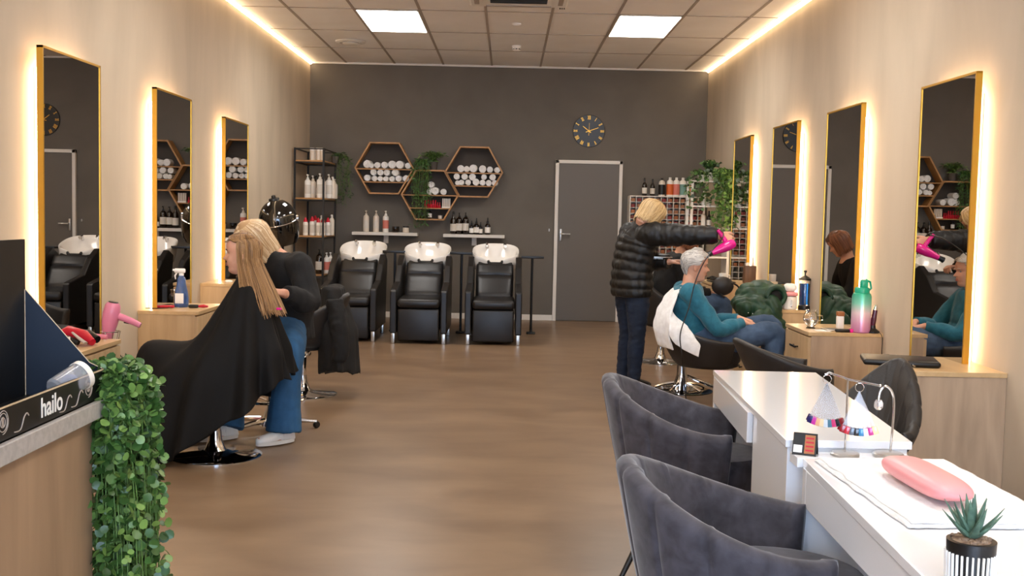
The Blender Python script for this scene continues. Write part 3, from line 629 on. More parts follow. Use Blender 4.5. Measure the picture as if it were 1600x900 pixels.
# floating shelves
def wshelf(x0, x1, z, lb):
    r_ = root('wall_shelf', ((x0+x1)/2, D, z), lb, 'shelf', 'white floating wall shelves'); w_ = (x1-x0)/2
    MB().box(-w_, w_, -.2, -.001, -.038, 0).build('board', M['whitep'], r_, smooth=False, bevel=.003)
    MB().box(-.03, .03, -.03, -.001, -.14, -.038).build('bracket', M['whitep'], r_, smooth=False, bevel=.003)
wshelf(-1.925, -1.12, 1.065, 'white floating shelf with three pump bottles above the left basins')
wshelf(-.80, -.042, 1.06, 'white floating shelf of dark bottles above the rightmost basin')
for px, k, lb in ((570.5, 'pumpc', 'cream pump bottle, leftmost on the white shelf'), (586, 'pumpc', 'cream pump bottle, middle of three on the white shelf'), (601, 'pumpo', 'pump bottle with coral label, right of three on the white shelf')):
    put(k, sx(px, D-.1), D-.1, 1.066, lb, 'bottle', 'pump bottles on the white shelf', 1.13)
put('jar', sx(616.5, D-.1), D-.1, 1.066, 'squat dark jar on the white shelf', 'jar', None, 1.2, name='jar'); put('jarw', sx(632.5, D-.1), D-.1, 1.066, 'small pale pot beside the dark jar under the trailing plant', 'jar', None, 1.15, name='jar')
for px, k, s_, lb in ((706.5, 'greenb', 1.2, 'dark green bottle, leftmost on the right white shelf'), (715.5, 'darkpump', 1.1, 'black bottle with white pump, second on the right white shelf'), (725.5, 'darkpump', 1.12, 'black bottle with coral and white label, third on the right white shelf'),
        (735, 'dropper', 1.25, 'short amber bottle with cream label on the right white shelf'), (742.5, 'dropper', 1.5, 'taller amber dropper bottle on the right white shelf'), (749, 'dropper', 1.15, 'small amber dropper bottle beside the taller one'), (760, 'dropper', 1.55, 'amber dropper bottle standing apart at the right of the shelf')):
    o = put('dark' if k == 'greenb' else k, sx(px, D-.1), D-.1, 1.061, lb, 'bottle', 'dark bottles on the right white shelf', s_)
# clock
ck = root('wall_clock', (.978, D, 2.371), 'round black wall clock with golden numerals above the door', 'clock')
MB().lathe([(0, 0), (.2, 0), (.2, .012), (.196, .016), (.15, .016), (0, .016)], n=64, T=Matrix.Rotation(pi/2, 4, 'X')).build('clock_face', M['gblack'] if False else M['blackp'], ck)
ROM = {12: 'XII', 1: 'I', 2: 'II', 3: 'III', 4: 'IV', 5: 'V', 6: 'VI', 7: 'VII', 8: 'VIII', 9: 'IX', 10: 'X', 11: 'XI'}
for h, s_ in ROM.items():
    b = MB(); wd = {'I': .010, 'V': .019, 'X': .019}; tot = sum(wd[c] for c in s_); x = -tot/2; T = Matrix.Rotation(R(30*h), 4, 'Y'); hh = .024
    def bar(xa, za, xb_, zb_, t=.0042):
        d = V((xb_-xa, 0, zb_-za)).normalized(); n = V((d.z, 0, -d.x))*t*.5
        pts = [V((xa, -.018, za)), V((xb_, -.018, zb_))]
        q = [pts[0]+n, pts[0]-n, pts[1]-n, pts[1]+n]
        b.loft([[T @ (p+V((0, 0, .166))) for p in q], [T @ (p+V((0, .003, .166))) for p in q]])
    for c in s_:
        m_ = x+wd[c]/2; e = wd[c]*.36
        if c == 'I': bar(m_, -hh, m_, hh)
        if c == 'V': bar(m_-e, hh, m_, -hh); bar(m_, -hh, m_+e, hh)
        if c == 'X': bar(m_-e, hh, m_+e, -hh); bar(m_-e, -hh, m_+e, hh)
        x += wd[c]
    b.build('numeral', M['gold'], ck, smooth=False)
def hand(ang, ln, tail, wd, nm, y):
    T = Matrix.Rotation(R(ang), 4, 'Y'); q = [(-wd, -tail), (wd, -tail), (wd*.5, ln), (-wd*.5, ln)]
    b = MB(); b.loft([[T @ V((p[0], y, p[1])) for p in q], [T @ V((p[0], y+.002, p[1])) for p in q]]); b.build(nm, M['gold'], ck, smooth=False)
hand(-52, .095, .03, .005, 'hour_hand', -.024); hand(70, .125, .04, .004, 'minute_hand', -.027); hand(2, .1, .055, .002, 'second_hand', -.030)
MB().lathe([(0, .016), (.009, .016), (.009, .032), (0, .033)], n=16, T=Matrix.Rotation(pi/2, 4, 'X')).build('hub', M['gold'], ck)

# ------------------------------------------------------------ pigeonhole rack, right rear corner
x0, z1 = 1.49, 1.575; cw, chh, nx, nz = .0760, .0700, 12, 16; ctop = z1
pr = root('pigeonhole_rack', (1.95, D, 0), 'white pigeonhole rack full of hair-colour packs against the back wall', 'rack')
b = MB(); w_ = nx*cw; z0 = z1-nz*chh
for i in range(nx+1): t = .006 if i in (0, nx) else .0032; b.box(x0-1.95+i*cw-t, x0-1.95+i*cw+t, -.26, -.004, z0, z1)
for j in range(nz+1): t = .006 if j in (0, nz) else .0032; b.box(x0-1.95, x0-1.95+w_, -.258, -.004, z0+j*chh-t, z0+j*chh+t)
b.build('grid', M['whitep'], pr, smooth=False)
MB().box(x0-1.95, x0-1.95+w_, -.006, -.001, z0, z1).build('back_panel', M['whitep'], pr, smooth=False)
for sx_ in (0, w_-.03): MB().box(x0-1.95+sx_, x0-1.95+sx_+.03, -.25, -.01, 0, z0-.006).build('leg', M['whitep'], pr, smooth=False)
NTH = 'first second third fourth fifth sixth seventh eighth ninth tenth eleventh twelfth'.split(); cols = [M['swatch'], M['copper'], M['red'], M['brown']]
meshes = [MB().rbox(-.024, .024, -.1, .1, 0, .042, r=.004).mesh('colour_pack', [mm]) for mm in (M['swatch'], M['copper'], mat('dull red card', '7d2c28', .6), mat('tan card', '9a6a48', .6))]
for j in range(nz):
    for i in range(nx):
        if j < nz-9 and i < 3: continue
        if j < nz-12 or (i == 11 and j < nz-6): continue
        o = bpy.data.objects.new('colour_pack', meshes[(i*7+j*5+(i*j) % 3) % 4]); col.objects.link(o)
        o.location = (x0+(i+.5)*cw, D-.135, z0+j*chh+.0034); tag(o, 'hair-colour pack in the pigeonhole rack, %s row down, %s column from left' % (NTH[nz-1-j], NTH[i]), 'box', 'hair-colour packs in the pigeonhole rack')
for px, k, s_, lb in ((1003, 'dark', .95, 'black bottle, leftmost on the pigeonhole rack'), (1015.5, 'dark', .9, 'second black bottle from the left on the pigeonhole rack'), (1030, 'tubb', .95, 'square-labelled black and cream bottle on the pigeonhole rack'),
        (1042.5, 'tubo', 1, 'white bottle with orange label, left one on the pigeonhole rack'), (1052.5, 'tubr', 1, 'white bottle with red label on the pigeonhole rack'), (1062.5, 'tubg', 1, 'white bottle with sage green label on the pigeonhole rack'), (1074, 'tubo', 1, 'white bottle with orange label, right one beside the plant')):
    put(k, sx(px, D-.13), D-.13, z1+.007, lb, 'bottle', 'bottles on the pigeonhole rack', s_)
# white shelf unit at the right wall
su = root('shelf_unit', (2.2, 12.2, 0), 'narrow white shelf unit in the right corner with plants trailing over it', 'shelf unit')
for x in (-.19, .225):
    for y in (-.14, .14): MB().box(x-.014, x+.014, y-.014, y+.014, 0, 1.735).build('post', M['whitep'], su, smooth=False)
for z in (.1, .5, .9, 1.22, 1.46, 1.735): MB().box(-.2, .235, -.15, .15, z-.018, z).build('shelf', M['whitep'], su, smooth=False, bevel=.002)
MB().box(.215, .222, -.14, .14, .1, 1.76).build('side_panel', M['whitep'], su, smooth=False)
for i, (px, k, z, s_) in enumerate(((1096, 'pump', 1.46, .8), (1103, 'jarw', 1.46, 1), (1096, 'pumpc', 1.22, .8), (1105, 'dark', 1.22, .8))):
    put(k, sx(px, 12.2), 12.2, z, ['white pump bottle behind leaves on the shelf unit', 'small pale pot on the shelf unit behind leaves', 'cream pump bottle on the middle of the shelf unit', 'dark bottle on the middle of the shelf unit'][i], 'bottle', None, s_)

# ------------------------------------------------------------ plants
def leaves(mb, pts, n, size, kind='round', spread=.03, droop=.5):
    for _ in range(n):
        p = pts[random.randrange(len(pts))]; a = random.uniform(0, 2*pi); d = V((cos(a), sin(a), random.uniform(-droop*2.2, .5))).normalized()
        s_ = size*random.uniform(.6, 1.25); c = p+d*random.uniform(.1, 1)*spread; up = V((random.uniform(-1, 1), random.uniform(-1.2, .6), random.uniform(.1, 1))).normalized()
        side = d.cross(up).normalized(); nrm = side.cross(d).normalized()
        if kind == 'round': prof = ((0, .0), (.25, .42), (.6, .5), (.9, .3), (1.05, 0))
        elif kind == 'heart': prof = ((0, .25), (.2, .5), (.55, .42), (.85, .16), (1.1, 0))
        else: prof = ((0, .02), (.3, .13), (.6, .13), (.85, .07), (1.1, 0))
        L_, R_ = [], []
        mid = []
        for t, w_ in prof:
            bend = -nrm*(t*t*.18)*s_; q = c+d*t*s_+bend; mid.append(q-nrm*.06*s_); L_.append(q+side*w_*s_); R_.append(q-side*w_*s_)
        vs = L_+mid+R_; k = len(prof); fs = []
        for i in range(k-1): fs += [(i, i+1, k+i+1, k+i), (k+i, k+i+1, 2*k+i+1, 2*k+i)]
        mb.add(vs, fs)
def plant(name, loc, label, cat, vines, pot, lsize, nleaf, lm, kind='round', spread=.03, pot_r=.06, pot_h=.1, vr=.0015, group=None):
    r_ = root(name, loc, label, cat, group)
    if pot:
        MB().lathe([(0, 0), (pot_r*.75, 0), (pot_r*.78, .004), (pot_r, pot_h), (pot_r*.93, pot_h), (pot_r*.88, pot_h-.012), (0, pot_h-.012)], n=24).build('pot', pot, r_)
        MB().lathe([(0, pot_h-.013), (pot_r*.87, pot_h-.013), (pot_r*.5, pot_h-.004), (0, pot_h-.002)], n=16).build('soil', M['soil'], r_)
    st_ = MB(); lf = MB()
    for v in vines:
        sp = spline(v, 6); st_.tube(sp, vr, 5); leaves(lf, sp, nleaf, lsize, kind, spread)
    st_.build('stem', M['stem'], r_); o = lf.mesh('foliage', lm, True, 180); f = bpy.data.objects.new('foliage', o); col.objects.link(f); f.parent = r_
    return r_
def hang(n, rx, ry, z0, drop, pot_h=.1, outx=0, outy=0, seed=1):
    random.seed(seed); vs_ = []
    for i in range(n):
        a = random.uniform(0, 2*pi); x, y = rx*cos(a), ry*sin(a); dd = drop*random.uniform(.45, 1)
        vs_.append([(0, 0, z0), (x*.6+outx*.5, y*.6+outy*.5, z0+.04), (x+outx, y+outy, z0-.03), (x*1.1+outx+random.uniform(-.02, .02), y*1.05+outy, z0-dd*.5), (x*1.0+outx+random.uniform(-.05, .05), y+outy, z0-dd)])
    return vs_
def upright(n, r, h, seed=2):
    random.seed(seed); return [[(0, 0, .09), (r*.3*cos(a), r*.3*sin(a), .09+h*.6), (r*cos(a)*q, r*sin(a)*q, .09+h*(1-.5*q))] for a, q in [(random.uniform(0, 6.3), random.uniform(.3, 1)) for _ in range(n)]]
plant('potted_fern', (sx(674, D-.1), D-.1, 1.845), 'bushy fern in a grey pot on top of the middle hexagon shelf', 'plant', upright(26, .16, .17), M['potg'], .045, 14, M['leaf'], 'blade', .015, .052, .1)
plant('trailing_plant', (sx(655, D-.16), D-.15, 1.845), 'dark trailing plant hanging in front of the middle hexagon shelf', 'plant', hang(26, .085, .05, .08, .80, outy=-.07, seed=5), M['potg'], .042, 26, M['leafb'], 'blade', .03, .045, .07)
plant('trailing_plant', (-2.12, 13.38, 1.895), 'dark trailing plant hanging down the right side of the metal rack', 'plant', hang(16, .06, .05, .07, .62, outx=.10, outy=.05, seed=8), M['potg'], .04, 24, M['leafd'], 'blade', .03, .05, .08)
plant('potted_plant', (sx(1103, 12.2), 12.2, 1.737), 'leafy green plant in a small pale pot on the white shelf unit', 'plant', upright(16, .11, .17, 4), M['potw'], .040, 10, M['leafd'], 'heart', .02, .05, .09)
plant('trailing_plant', (2.33, 12.13, 1.737), 'bright green ivy trailing down the right wall side of the shelf unit', 'plant', hang(30, .075, .09, .07, .72, outx=.01, outy=-.2, seed=12), M['potw'], .045, 26, M['leaf'], 'heart', .035, .05, .07)
plant('trailing_plant', (sx(1092, 12.12), 12.12, 1.737), 'dark green ivy trailing over the left front of the shelf unit', 'plant', hang(14, .10, .05, .06, .42, outx=-.04, outy=-.1, seed=13), M['potw'], .040, 16, M['leafd'], 'heart', .035, .05, .06)

# ------------------------------------------------------------ white nail desks
def slab(mb, q, z0, z1):
    return mb.loft([[V((x, y, z0)) for x, y in q], [V((x, y, z1)) for x, y in q]])
d1 = root('nail_desk', (.98, 3.75, 0), 'white high-gloss desk, the farther and slightly higher of the two', 'desk'); O = V((.98, 3.75, 0))
Q1 = [(.80, 3.07), (1.16, 3.07), (1.275, 4.46), (.855, 4.47)]
def loc_(q): return [(x-O.x, y-O.y) for x, y in q]
slab(MB(), loc_(Q1), .678, .70).build('desk_top', M['wgloss'], d1, smooth=False, bevel=.0015)
slab(MB(), loc_([(.812, 3.62), (.832, 3.62), (.872, 4.44), (.852, 4.44)]), .575, .678).build('drawer', M['wgloss'], d1, smooth=False, bevel=.0015)
slab(MB(), loc_([(.808, 3.08), (1.15, 3.08), (1.18, 3.6), (.828, 3.6)]), .01, .678).build('pedestal', M['wgloss'], d1, smooth=False, bevel=.0015)
slab(MB(), loc_([(.856, 4.435), (1.27, 4.425), (1.27, 4.45), (.856, 4.46)]), .0, .678).build('side_panel', M['wgloss'], d1, smooth=False, bevel=.0015)
slab(MB(), loc_([(1.14, 3.6), (1.16, 3.6), (1.23, 4.42), (1.21, 4.42)]), .25, .678).build('back_panel', M['daytint'], d1, smooth=False)  # blue tinge of daylight under the desk is put into this colour
d2 = root('nail_desk', (.98, 2.3, 0), 'white high-gloss desk nearest the camera with towel, hand rest and potted plant', 'desk'); O = V((.98, 2.3, 0))
Q2 = [(.745, 1.15), (1.10, 1.15), (1.165, 2.98), (.826, 2.98)]
slab(MB(), loc_(Q2), .645, .668).build('desk_top', M['wgloss'], d2, smooth=False, bevel=.0015)
slab(MB(), loc_([(.822, 2.93), (1.16, 2.93), (1.16, 2.97), (.824, 2.97)]), 0, .645).build('side_panel', M['wgloss'], d2, smooth=False, bevel=.0015)
slab(MB(), loc_([(.80, 2.02), (.82, 2.02), (.838, 2.92), (.82, 2.92)]), .545, .645).build('drawer', M['wgloss'], d2, smooth=False, bevel=.0015)
slab(MB(), loc_([(1.10, 1.3), (1.12, 1.3), (1.155, 2.93), (1.135, 2.93)]), .1, .645).build('back_panel', M['daytint'], d2, smooth=False)  # same painted daylight tint in the recess of the near desk
slab(MB(), loc_([(.755, 1.18), (1.09, 1.18), (1.09, 2.0), (.795, 2.0)]), .01, .645).build('pedestal', M['wgloss'], d2, smooth=False, bevel=.0015)
# narrow joining leaf between the desks, at the lower level
tag(slab(MB(), [(.812, 2.985), (1.14, 2.985), (1.14, 3.065), (.812, 3.065)], .64, .668).build('joining_board', M['wgloss'], smooth=False, bevel=.0015), 'narrow white board joining the two glossy desks', 'board')
ZD = .668
# folded towel, two layers with wavy edges
def towel_sheet(name, x0, x1, y0, y1, z, lb, layers, seed, rot=0):
    random.seed(seed); b = MB()
    for L_ in range(layers):
        nx_, ny_ = 36, 44; vs_ = []; e = .004*L_
        for j in range(ny_+1):
            for i in range(nx_+1):
                u, v = i/nx_, j/ny_; ex = .006*noise.noise(V((v*9, L_*3.1, seed))); ey = .006*noise.noise(V((u*9, L_*5.1, seed+4)))
                x = lerp(x0+e, x1-e*.5, u)+ex*(1-u*.5); y = lerp(y0+e, y1-e, v)+ey
                bump_ = .0035*abs(noise.noise(V((u*5, v*6, L_+seed*.3))))+.0012*noise.noise(V((u*22, v*22, L_)))
                edge = min(u, 1-u, v, 1-v); dr_ = .004*max(0, 1-edge*25)
                vs_.append((x, y, z+.004+.0055*L_+bump_-dr_))
        n = nx_+1; fs = [(j*n+i, j*n+i+1, (j+1)*n+i+1, (j+1)*n+i) for j in range(ny_) for i in range(nx_)]
        b.add(vs_, fs)
    o = b.build(name, M['towel'], ang=80); s = o.modifiers.new('t', 'SOLIDIFY'); s.thickness = .004; s.offset = -1; tag(o, lb, 'towel')
    return o
tw = towel_sheet('folded_towel', -.158, .20, -.31, .33, 0, 'folded white towel spread on the near white desk under the pink cushion', 3, 3)
tw.location = (1.015, 2.615, ZD+.0015); tw.rotation_euler = (0, 0, R(2))
# pink hand rest
random.seed(3)
hr = MB(); rings = []
for k in range(25):
    f = -1+2*k/24; e = (1-abs(f)**4)**.5 if abs(f) < 1 else 0; e = max(e, .12)
    g = []
    for j in range(28):
        a = 2*pi*j/28; c, s = cos(a), sin(a); g.append(V((.060*e**.6*abs(c)**.7*(1 if c > 0 else -1), .205*f, .034+(.030 if s > 0 else .026)*e*abs(s)**.8*(1 if s > 0 else -1))))
    rings.append(g)
hr.loft(rings); o = hr.build('hand_rest', M['pink'], ang=80); o.location = (1.005, 2.57, ZD+.018); o.rotation_euler = (0, 0, R(3)); o.scale = (.92, .9, .9); bake(o, sub=1)
tag(o, 'long pink padded hand rest lying on the white towel', 'hand rest')
# potted succulent in striped pot
sc_ = root('potted_succulent', (.848, 1.94, ZD), 'small spiky succulent in a black and white striped pot at the bottom right', 'plant')
MB().lathe([(0, 0), (.036, 0), (.040, .004), (.043, .085), (0, .085)], n=40).build('pot', M['blackp'], sc_)
b = MB()
for k in range(30):
    a = 2*pi*k/30; b.box(.0385, .0435, -.0016, .0016, .008, .066, T=Matrix.Rotation(a, 4, 'Z') @ Matrix.Translation((0, 0, 0)) @ Matrix.Shear('XY', 4, (0, 0)) @ Matrix.Rotation(.036, 4, 'Y'))
b.build('stripes', M['white'], sc_, smooth=False)
b = MB(); random.seed(21)
b.lathe([(0, .082), (.040, .082), (.03, .087), (0, .088)], n=20)
for k in range(60): a = random.uniform(0, 6.3); q = random.uniform(0, .034); b.ball((q*cos(a), q*sin(a), .087), random.uniform(.003, .006), 4)
b.build('gravel', M['soil'], sc_)
b = MB()
for ring_, n_, tilt, ln in ((0, 7, 62, .062), (1, 6, 42, .07), (2, 4, 20, .066), (3, 2, 6, .06)):
    for k in range(n_):
        a = 2*pi*k/n_+ring_*.5+random.uniform(-.2, .2); el = R(90-tilt+random.uniform(-6, 6)); d = V((cos(a)*cos(el), sin(a)*cos(el), sin(el))); pts = []
        for t in (0, .25, .5, .75, 1): pts.append(V((0, 0, .088))+d*ln*t+V((0, 0, 1))*ln*.22*t*t)
        b.tube(pts, [.008, .0095, .0075, .0045, .0006], 8, u=(-sin(a), cos(a), 0), rb=[.004, .0045, .0035, .002, .0004])
b.build('leaf_rosette', mat('succulent green', '3f5a4c', .5, c2='5d7a66', scale=60), sc_)
# nail colour swatch stand
sw = root('swatch_stand', (.955, 3.025, ZD), 'chrome stand hung with clear nail colour swatch fans on the joining board', 'display stand')
MB().lathe([(0, 0), (.040, 0), (.040, .006), (.037, .009), (0, .010)], n=40).build('base', M['steel'], sw)
b = MB(); b.tube([(0, 0, .008), (0, 0, .215)], .0028, 10); b.build('pole', M['chrome'], sw)
b = MB(); b.tube([(-.055, .03, .222), (-.045, .028, .228), (-.02, .01, .222), (0, 0, .215), (.075, -.04, .205)], .003, 10); b.ball((.077, -.041, .205), .0045, 6); b.build('cross_bar', M['chrome'], sw)
pal = ['e8d9a0', 'c8388e', 'e8dbe4', '2f7fb0', '15161c', '5a6472', 'c01f30', '8f1b24']; pal2 = ['7a1e24', '20242c', 'c43a6e', '4b7284', 'c9cfd6', 'e2c9a2', 'dba77e', 'c2399a', '27225c']
pm = {c: mat('nail colour '+c, c, .15, coat=.6) for c in set(pal+pal2)}
def fan(x, y, z, cols_, rad, rot, nm_):
    lb = MB(); lb.tube([(.012*cos(R(t)), 0, .012*sin(R(t))) for t in range(0, 361, 20)], .0009, 6); rg = lb.build('swatch_ring', M['chrome'], sw); rg.location = (x, y, z+.010)
    n = len(cols_)*2
    for k in range(n):
        f = (k+.5)/n*2-1; A_ = R(25)*f; T = Matrix.Translation((x, y, z)) @ Matrix.Rotation(rot, 4, 'Z') @ Matrix.Rotation(A_, 4, 'Y') @ Matrix.Rotation((k % 2)*.12-.06, 4, 'X')
        m1 = MB(); m1.loft([[T @ V(p) for p in ((-.001, -.0006, 0), (.001, -.0006, 0), (.001, .0006, 0), (-.001, .0006, 0))], [T @ V(p) for p in ((-.0048, -.0006, -.105), (.0048, -.0006, -.105), (.0048, .0006, -.105), (-.0048, .0006, -.105))]])
        s_ = m1.build('swatch_stick', M['clearp'], rg, smooth=False); s_.location = (-x, -y, -z-.010)
        m2 = MB(); m2.rbox(-.0075, .0075, -.003, .003, -.125, -.104, r=.002, T=T); t_ = m2.build('swatch_tip', pm[cols_[k//2]], rg); t_.location = (-x, -y, -z-.010)
fan(-.050, .026, .200, pal2, .1, R(-28), 'a'); fan(.028, -.018, .185, pal, .1, R(-20), 'b')
# small lamp
lp = root('desk_lamp', (1.075, 3.02, ZD), 'small chrome gooseneck lamp on a round base beside the swatch stand', 'lamp')
MB().lathe([(0, 0), (.036, 0), (.036, .007), (.033, .010), (0, .011)], n=36).build('base', M['steel'], lp)
b = MB(); b.tube(spline([(0.004, 0, .01), (.008, 0, .08), (.008, 0, .13), (.002, 0, .155), (-.012, 0, .168), (-.024, 0, .158), (-.028, 0, .142), (-.028, 0, .13)], 5), .0028, 10); b.build('gooseneck', M['chrome'], lp); lp.scale = (1.18,)*3
b = MB().lathe([(0, .135), (.007, .135), (.0105, .128), (.0105, .118), (.006, .112), (0, .112)], c=(-.028, 0, 0), n=16); b.build('lamp_head', M['clearp'], lp)
# tent card
tc_ = root('tent_card', (.845, 3.03, ZD), 'small black folded price card with pictures on the corner of the white desk', 'card')
cz = MB(); T = Matrix.Rotation(R(-25), 4, 'Z')
cz.loft([[T @ V(p) for p in ((-.033, -.02, 0), (.033, -.02, 0), (.033, -.0188, .0), (-.033, -.0188, 0))], [T @ V(p) for p in ((-.033, 0, .06), (.033, 0, .06), (.033, .0012, .06), (-.033, .0012, .06))]])
cz.loft([[T @ V(p) for p in ((-.033, .02, 0), (.033, .02, 0), (.033, .0188, .0), (-.033, .0188, 0))], [T @ V(p) for p in ((-.033, .0, .0585), (.033, .0, .0585), (.033, -.0012, .0585), (-.033, -.0012, .0585))]])
cz.build('card', M['bcard'], tc_, smooth=False)
def on_card(u0, u1, v0, v1, e=.0006):
    def P(u, v): return T @ V((u, -.02+.02*v-e, .06*v))
    return [P(u0, v0), P(u1, v0), P(u1, v1), P(u0, v1)]
def patch(mb, q, th_=.0004):
    n = (q[1]-q[0]).cross(q[3]-q[0]).normalized()*th_; return mb.loft([q, [p+n for p in q]])
b = MB(); patch(b, on_card(.0, .028, .1, .92)); b.build('picture', M['copper'], tc_, smooth=False)
b = MB(); patch(b, on_card(-.03, -.006, .12, .45)); b.build('round_badge', M['white'], tc_, smooth=False)
b = MB()
for k in range(4): patch(b, on_card(.003, .025, .2+.18*k, .28+.18*k, .0012))
b.build('picture_detail', M['red'], tc_, smooth=False)

# ------------------------------------------------------------ reception counter
rc = root('reception_counter', (-.9, 1.2, 0), 'reception counter of oak board with pale stone top at lower left', 'counter'); ox, oy = -.9, 1.2
ZC = .90
MB().box(-.75, .0, -2.4, 1.17, 0, ZC-.037).build('front_panel', M['woodc'], rc, smooth=False)
MB().box(-.78, .027, -2.45, 1.19, ZC-.037, ZC).build('worktop', M['stone'], rc, smooth=False, bevel=.002)
# black display box with lettering
bx = root('display_box', (-.885, 1.70, ZC), 'open black cardboard display box with white lettering on the counter', 'box')
def bb(*a): return MB().box(*a)
H1 = .064
xs, xn = -.022, .0                # front wall
bb(-.17, 0, -.75, .70, 0, .003).build('base', M['bcard'], bx, smooth=False)
fw_ = MB(); fw_.box(-.003, .0, -.75, .70, .0, H1); fw_.build('front_wall', M['bcard'], bx, smooth=False)
MB().box(-.003, .0004, -.75, .70, H1-.0035, H1).build('front_edge', M['beige'], bx, smooth=False)
bb(-.178, -.1705, -.75, .70, 0, .345).build('rear_wall', M['bcard'], bx, smooth=False)
sp_ = MB(); sp_.prism([(-.170, .003), (-.003, .003), (-.003, H1), (-.03, H1+.012), (-.170, .235)], .697, .70, 'y'); sp_.build('side_wall', M['navy'], bx, smooth=False)
e = MB(); e.tube([(-.17, .6985, .2355), (-.03, .6985, H1+.0125), (-.003, .6985, H1+.0005)], .0012, 6); e.tube([(-.17, .696, .003), (-.17, .696, .235)], .001, 6); e.build('side_edge', M['beige'], bx, smooth=False)
tx = bpy.data.curves.new('lettering', 'FONT'); tx.body = 'hailo'; tx.size = .054; tx.extrude = .0004; tx.align_x = 'CENTER'; tx.offset = .0006
to = bpy.data.objects.new('tmp', tx); col.objects.link(to); dg = bpy.context.evaluated_depsgraph_get(); me = bpy.data.meshes.new_from_object(to.evaluated_get(dg)); bpy.data.objects.remove(to)
lt = bpy.data.objects.new('lettering', me); col.objects.link(lt); lt.parent = bx; me.materials.clear(); me.materials.append(M['white']); lt.location = (.0006, .425, .015); lt.rotation_euler = (pi/2, 0, pi/2)
for i, yy in enumerate((.61, .215, .05)):
    b = MB(); T = Matrix.Translation((.0012, yy, .036)) @ Matrix.Rotation(pi/2, 4, 'Y')
    for rr, s0, s1 in ((.021, 0, 250), (.0165, 0, 360), (.009, 0, 360)):
        b.tube([T @ V((rr*cos(R(t)), rr*sin(R(t)), 0)) for t in range(s0, s1+1, 15)], .0009, 6)
    b.box(.0005, .0015, yy-.003, yy+.003, .028, .046); b.build('round_emblem', M['grid'], bx, smooth=False)
for yy in (.13, .30, .50, .56): MB().tube(spline([(.0012, yy-.04, .010), (.0012, yy-.015, .010), (.0012, yy, .03), (.0012, yy+.012, .036), (.0012, yy+.02, .03)], 4), .0012, 6).build('line_drawing', M['grid'], bx, smooth=False)
cm = root('clear_cup', (-.905, 2.28, ZC+.02), 'clear plastic cup with a blue and white insert lying in the black display box', 'cup')
T = Matrix.Translation((0, 0, .035)) @ Matrix.Rotation(R(-68), 4, 'X') @ Matrix.Rotation(R(25), 4, 'Y')
MB().lathe([(0, -.05), (.022, -.05), (.027, -.045), (.030, .03), (.0285, .03), (.0255, -.043), (0, -.046)], n=28, T=T).build('cup_body', M['clearp'], cm)
MB().lathe([(.0300, .018), (.0312, .018), (.0312, .03), (.0300, .03)], n=28, T=T, cap=False).build('cup_band', M['cream'], cm)
MB().ball((0, 0, -.01), (.018, .018, .02), 10, T=T).build('blue_insert', M['bluecl'], cm)
pl = plant('trailing_plant', (-.915, 2.47, ZC-.05), 'big light green trailing plant hanging over the end of the reception counter', 'plant', [], M['potw'], .022, 1, M['leaf'], 'round', .03, .055, .075)
for c in kids(pl):
    if c.name.startswith(('stem', 'foliage')): bpy.data.objects.remove(c)
random.seed(44); st_ = MB(); lf = MB()
for i in range(78):
    a = random.uniform(0, 2*pi); q = random.uniform(.3, 1)**.6; x = .062*cos(a)*q+.058; y = .10*sin(a)*q-.02; dd = random.uniform(.40, .93); j = random.uniform(-.02, .035)
    v = [(0, 0, .06), (x*.45, y*.5, .095+.02*random.random()), (x*.85, y*.85, .055), (x, y, -.06), (x*1.04+j*.5, y, -dd*.5), (x+j-.015*dd, y+j*.5, -dd)]
    sp = spline(v, 9); st_.tube(sp, .0012, 5); leaves(lf, sp[5:], 100, .0205, 'round', .022)
for i in range(40):
    a = random.uniform(0, 6.3); v = [(0, 0, .06), (.05*cos(a), .05*sin(a), .10), (.09*cos(a)+.03, .09*sin(a), .07)]; sp = spline(v, 5); st_.tube(sp, .0012, 5); leaves(lf, sp, 18, .0205, 'round', .016)
st_.build('stem', M['stem'], pl); f = bpy.data.objects.new('foliage', lf.mesh('foliage', M['leaf'], True, 180)); col.objects.link(f); f.parent = pl

# ------------------------------------------------------------ things on the cabinets
def dryer(name, loc, rot, body, label, nozzle=True, sc=1):
    r_ = root(name, loc, label, 'hair dryer'); r_.rotation_euler = rot; r_.scale = (sc,)*3
    MB().lathe([(0, -.085), (.028, -.085), (.038, -.07), (.043, -.03), (.040, .02), (.030, .07), (.024, .115), (.024, .125), (0, .125)], n=28, T=Matrix.Rotation(pi/2, 4, 'Y')).build('barrel', body, r_)
    MB().lathe([(0, .12), (.023, .12), (.022, .145), (.026, .175), (.02, .178), (0, .178)], n=20, T=Matrix.Rotation(pi/2, 4, 'Y') @ Matrix.Scale(1, 4)).build('nozzle', M['blackp'], r_)
    b = MB(); b.tube([(-.02, 0, -.02), (-.018, 0, -.06), (-.008, 0, -.11), (.004, 0, -.155)], [.021, .018, .017, .014], 14, u=(1, 0, 0), rb=[.016, .014, .0135, .012]); b.build('handle', body, r_)
    b = MB(); b.box(-.005, .004, -.004, .004, -.001, 0); b.rbox(.0, .008, -.006, .006, -.10, -.07, r=.003); b.build('switch', M['blackp'], r_)
    MB().lathe([(.0, -.0905), (.022, -.0905), (.026, -.086), (0, -.086)], n=24, T=Matrix.Rotation(pi/2, 4, 'Y')).build('rear_grille', M['blackp'], r_)
    return r_
